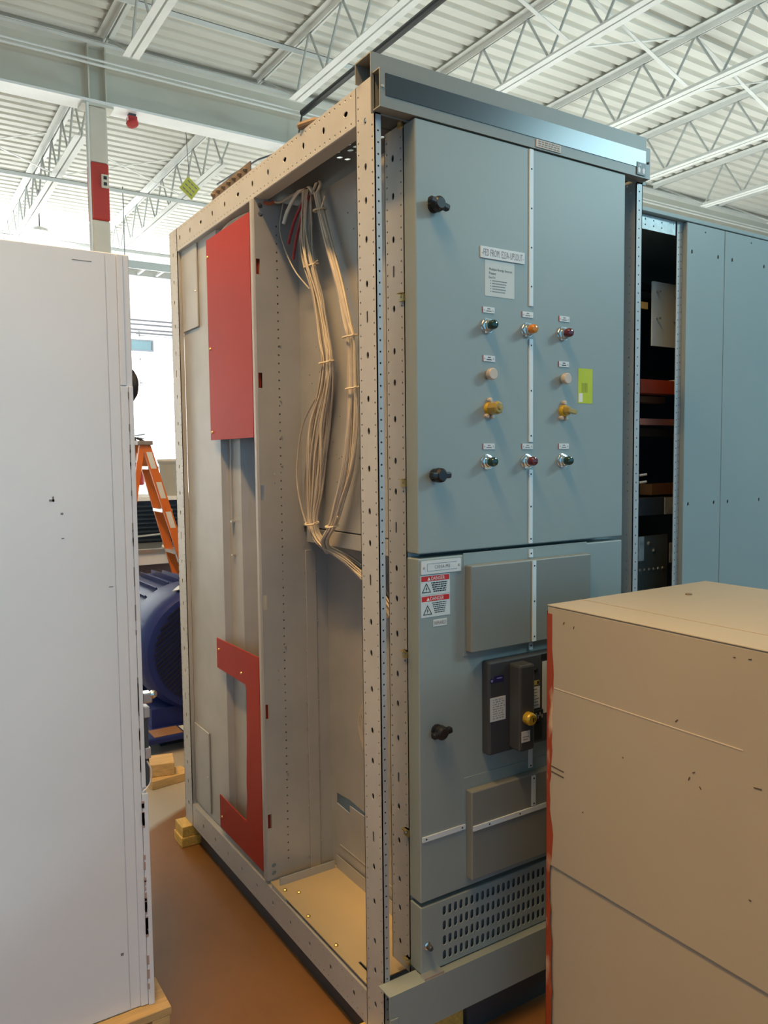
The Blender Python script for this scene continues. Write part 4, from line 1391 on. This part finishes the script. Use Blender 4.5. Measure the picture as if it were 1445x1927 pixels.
# ================================================================== beige box, right foreground
def beige_box():
    t = thing('beige_box', 'beige painted metal box with an orange primed edge in the right foreground', 'box', (0.6, -0.85, FZ))
    x0, x1, y1, y0, ht = 0.300, 0.884, -0.250, -1.45, 1.080
    b = MB()
    b.box(x0 + 0.004, x1, y0, y1, FZ, 0.462)
    b.build('lower_body', BEIGE, t, bevel=0.003)
    b = MB()
    b.box(x0, x1, y0, y1 + 0.002, 0.4635, ht - 0.003)
    b.build('upper_body', BEIGE, t, bevel=0.003)
    b = MB()
    b.box(x0 - 0.001, x1, y0, y1 + 0.002, ht - 0.003, ht)
    b.build('lid', BEIGE, t, bevel=0.001)
    # folded sheet line in the lid and low fold in the side
    MB().box(0.408, 0.4095, y0, y1, ht, ht + 0.0008).build('lid_seam', mat('beige_line', (0.42, 0.35, 0.26), 0.6), t)
    MB().box(x0 - 0.0007, x0, -0.74, -0.27, 0.8885, 0.8905).build('side_crease', mat('beige_pale', (0.66, 0.57, 0.46), 0.5), t)
    # orange primer brushed down the rear edge
    b = MB()
    rnd = random.Random(8)
    z = FZ
    prev = 0.018
    outline = []
    while z < 1.07:
        wdt = 0.014 + 0.006 * math.sin(z * 9) + rnd.uniform(-0.0025, 0.0025)
        if 0.44 < z < 0.62:
            wdt += 0.012 * math.sin((z - 0.44) / 0.18 * math.pi)
        if z < 0.06:
            wdt += 0.03 * (0.06 - z) / 0.16
        if z > 0.98:
            wdt = 0.016
        outline.append((wdt, z))
        z += 0.02
    poly = [(0, FZ), *[(w, zz) for w, zz in outline], (0, outline[-1][1])]
    b.prism(poly, (x0 - 0.0006, y1 + 0.0028, 0), V(0, -1, 0), Z, V(0.0005, 0, 0))
    b.box(x0 - 0.0006, x0 + 0.10, y1 + 0.0022, y1 + 0.0028, FZ, 1.066)
    b.build('primer_edge', ORANGEP, t)
    MB().lathe((0.666, -0.356, ht), (0, 0, 1), [(0, 0.008), (0.003, 0.008)], 14).build('lid_plug', mat('dull_brown', (0.24, 0.17, 0.10), 0.6), t)
    s = MB()
    for y, z, a, c in ((-0.26, 0.703, 0.030, -0.10), (-0.26, 0.690, 0.034, -0.12)):
        s.obox((x0 - 0.0005, y - 0.022, z), V(0.0004, 0, 0), V(0, -0.020, -0.001), V(0, 0, 0.0011))
    for y, z, l, r in ((-0.64, 0.815, 0.004, 0.5), (-0.63, 0.80, 0.005, 1.2), (-0.655, 0.79, 0.004, -0.9), (-0.60, 0.905, 0.005, 0.8), (-0.77, 0.83, 0.010, 0.1), (-0.76, 0.62, 0.003, 0),
                       (-0.47, 0.79, 0.002, 0), (-0.30, 1.045, 0.004, 1.2), (-0.33, 1.040, 0.004, 1.4), (-0.36, 0.63, 0.002, 0.3), (-0.75, 1.058, 0.004, 0.2), (-0.72, 1.055, 0.003, 0.1)):
        s.obox((x0 - 0.0005, y, z), V(0.0004, 0, 0), V(0, -math.cos(r), math.sin(r)) * l * 0.75, V(0, math.sin(r), math.cos(r)) * 0.0009)
    o = s.build('scratches', mat('scratch_brown', (0.08, 0.055, 0.03), 0.7), t)
    o['kind'] = 'stuff'
beige_box()

# ================================================================== background between the cabinets
def motor():
    t = thing('electric_motor', 'large blue electric motor with a slotted fan cover on a blue pedestal', 'motor', (0.47, 2.9, FZ))
    c = V(0.470, 2.50, 0.395)
    b = MB().lathe(c + V(0, 0.04, 0), (0, 1, 0), [(-0.035, 0.295), (-0.03, 0.315), (0.0, 0.335), (0.06, 0.345), (0.20, 0.345)], 48)
    cov = b.build('fan_cover', BLUEM, t, smooth=True)
    s = MB()
    # slanted ventilation slots on the cover face
    for k in range(-13, 14):
        off = k * 0.0215
        half = math.sqrt(max(0.0, 0.285 ** 2 - off ** 2))
        if half < 0.03:
            continue
        u = V(0.80, 0, 0.60)
        v = V(-0.60, 0, 0.80)
        seg = [(-half, -0.05), (0.05, half)] if abs(off) < 0.12 else [(-half, half)]
        for a, e in seg:
            if e - a < 0.02:
                continue
            m = c + u * ((a + e) / 2) + v * off + V(0, 0.003, 0)
            s.obox(m, u * ((e - a) / 2 - 0.006), V(0, 0.003, 0), v * 0.0055)
    o = s.build('vent_slots', BLUED, cov)
    o['kind'] = 'stuff'
    MB().lathe(c + V(0, 0.25, 0), (0, 1, 0), [(0, 0.30), (0.02, 0.335), (0.10, 0.335), (0.12, 0.30), (0.75, 0.30), (0.77, 0.20)], 40).build('frame', BLUEM, t, smooth=True)
    for k in range(28):
        a = math.pi * (k / 28.0) * 2
        d = V(math.cos(a), 0, math.sin(a))
        MB().bar(c + d * 0.315 + V(0, 0.40, 0), c + d * 0.305 + V(0, 0.98, 0), 0.006, 0.04, up=tuple(d)).build('cooling_fin', BLUEM, t)
    MB().box(0.105, 0.86, 2.40, 3.45, -0.032, 0.0).build('pedestal', BLUEM, t, bevel=0.008)
    MB().box(0.22, 0.80, 2.55, 3.4, FZ, -0.032).build('pedestal_shade_box', NAVY, t)  # dark box added for the shade under the raised pedestal
    MB().box(0.18, 0.80, 2.56, 3.3, 0.0, 0.10).build('foot', BLUEM, t)
    MB().lathe(c + V(-0.10, 0.09, 0.338), (-0.35, 0, 1), [(0, 0.05), (0.004, 0.05)], 4).build('rating_plate', ALUM, t)
    return t
motor()
o = MB().box(0.15, 0.30, 2.41, 2.53, 0.0005, 0.003).build('cardboard_sheet', mat('cardboard', (0.24, 0.13, 0.07), 0.8))
tag(o, 'brown cardboard sheet on the blue motor pedestal', 'cardboard')
o = MB().box(0.31, 0.42, 2.40, 2.52, 0.0005, 0.002).build('paper_sheet', mat('pale_paper', (0.55, 0.62, 0.63), 0.8))
tag(o, 'pale paper sheet beside the cardboard on the motor pedestal', 'paper')

def bench():
    t = thing('work_bench', 'metal bench with a pale aluminium top behind the blue motor', 'bench', (0.85, 4.6, FZ))
    MB().box(0.35, 1.70, 4.20, 5.20, 0.735, 0.775).build('top', ALUM, t, bevel=0.006)
    MB().box(0.35, 1.70, 4.215, 4.235, 0.655, 0.735).build('apron', WHITEP, t, bevel=0.004)
    MB().box(0.40, 1.65, 4.28, 5.15, FZ, 0.735).build('cupboard', PLUM, t, bevel=0.004)
bench()

def navy_unit():
    t = thing('louvred_unit', 'dark navy louvred unit standing on the bench', 'equipment', (1.0, 4.85, 0.775))
    MB().box(0.50, 1.60, 4.64, 5.15, 0.775, 1.10).build('body', NAVY, t, bevel=0.004)
    for k in range(9):
        z = 0.80 + k * 0.033
        MB().obox((1.05, 4.63, z), V(0.52, 0, 0), V(0, 0.012, 0.004), V(0, -0.001, 0.005)).build('louvre', mat('navy_slat', (0.03, 0.05, 0.08), 0.4), t)
navy_unit()
o = MB().box(0.46, 1.62, 4.60, 5.18, 1.1045, 1.135).build('white_board', DOORW, bevel=0.004)  # plain white panel over the louvred unit
tag(o, 'thick white board lying on the navy louvred unit', 'board')
t = thing('guard_rail', 'thin metal guard rail hoop standing on the pale bench top', 'rail', (0.70, 4.30, 0.775))  # guard rail of the bench, built as a separate small hoop
MB().tube([(0.60, 4.30, 0.778), (0.60, 4.30, 0.86), (0.80, 4.30, 0.87), (0.80, 4.30, 0.778)], 0.008, 6).build('hoop', ALUM, t)
for x in (0.60, 0.80):
    MB().lathe((x, 4.30, 0.7752), (0, 0, 1), [(0, 0.015), (0.012, 0.01)], 8).build('foot', ALUM, t)

def bucket():
    t = thing('bucket', 'pale grey bucket standing on the white board', 'bucket', (1.03, 4.72, 1.1355))
    MB().lathe((1.03, 4.75, 1.1355), (0, 0, 1), [(0, 0.085), (0.25, 0.105), (0.26, 0.115), (0.275, 0.115)], 22).build('body', mat('bucket_grey', (0.42, 0.42, 0.38), 0.5), t, smooth=True)
    MB().lathe((1.03, 4.75, 1.4105), (0, 0, 1), [(0, 0.120), (0.018, 0.120)], 22).build('lid', CREAM, t)
bucket()

def ladder():
    t = thing('step_ladder', 'orange fibreglass step ladder standing open far behind', 'ladder', (0.6, 3.8, FZ))
    yc, zt = 3.80, 1.525
    for s_ in (-1, 1):
        y = yc + s_ * 0.085
        MB().bar((0.525, y, zt), (0.975, y + s_ * 0.09, FZ), 0.022, 0.055, up=(1, 0, 0)).build('front_rail', LADDER, t)
        MB().bar((0.500, y, zt), (0.21, y + s_ * 0.07, FZ), 0.022, 0.035, up=(1, 0, 0)).build('rear_rail', LADDER, t)
    MB().box(0.465, 0.565, yc - 0.12, yc + 0.12, zt - 0.003, zt + 0.025).build('top_cap', mat('ladder_cap', (0.22, 0.19, 0.18), 0.5), t, bevel=0.005)
    for k in range(5):
        z = 0.20 + k * 0.29
        f = (zt - z) / (zt - FZ)
        x = 0.525 + 0.45 * f
        MB().box(x - 0.035, x + 0.035, yc - 0.085 - 0.08 * f, yc + 0.085 + 0.08 * f, z, z + 0.02).build('step', ALUM, t)
    for k in range(3):
        z = 1.42 - k * 0.20
        f = (zt - z) / (zt - FZ)
        x = 0.525 + 0.45 * f
        MB().obox((x, yc - 0.098 - 0.09 * f, z), V(0.018, 0, 0), V(0, 0.0015, 0), V(-0.015, 0, 0.055)).build('label', WHITELAM, t)
ladder()

def extinguisher():
    t = thing('fire_extinguisher', 'red fire extinguisher mounted on the column beside the ladder', 'extinguisher', (0.955, 5.58, 1.20))
    c = V(0.955, 5.58, 1.20)
    MB().lathe(c, (0, 0, 1), [(0, 0.070), (0.01, 0.082), (0.33, 0.082), (0.37, 0.065), (0.40, 0.025)], 20).build('cylinder', EXTRED, t, smooth=True)
    MB().lathe(c + V(0, 0, 0.20), (0, 0, 1), [(0, 0.0835), (0.10, 0.0835)], 20).build('label', PAPER, t, smooth=True)
    b = MB().lathe(c + V(0, 0, 0.40), (0, 0, 1), [(0, 0.022), (0.03, 0.022)], 10)
    b.bar(c + V(-0.01, 0, 0.435), c + V(0.10, 0, 0.455), 0.015, 0.010)
    b.bar(c + V(-0.01, 0, 0.425), c + V(0.09, 0, 0.415), 0.015, 0.008)
    b.build('valve', DARKSTEEL, t)
    MB().tube(catmull([c + V(0.02, -0.03, 0.42), c + V(0.09, -0.06, 0.35), c + V(0.09, -0.06, 0.10)], 6), 0.012, 8).build('hose', BLACKPL, t)
    MB().box(0.8065, 0.873, 5.56, 5.60, 1.25, 1.55).build('bracket', DARKSTEEL, t)
extinguisher()
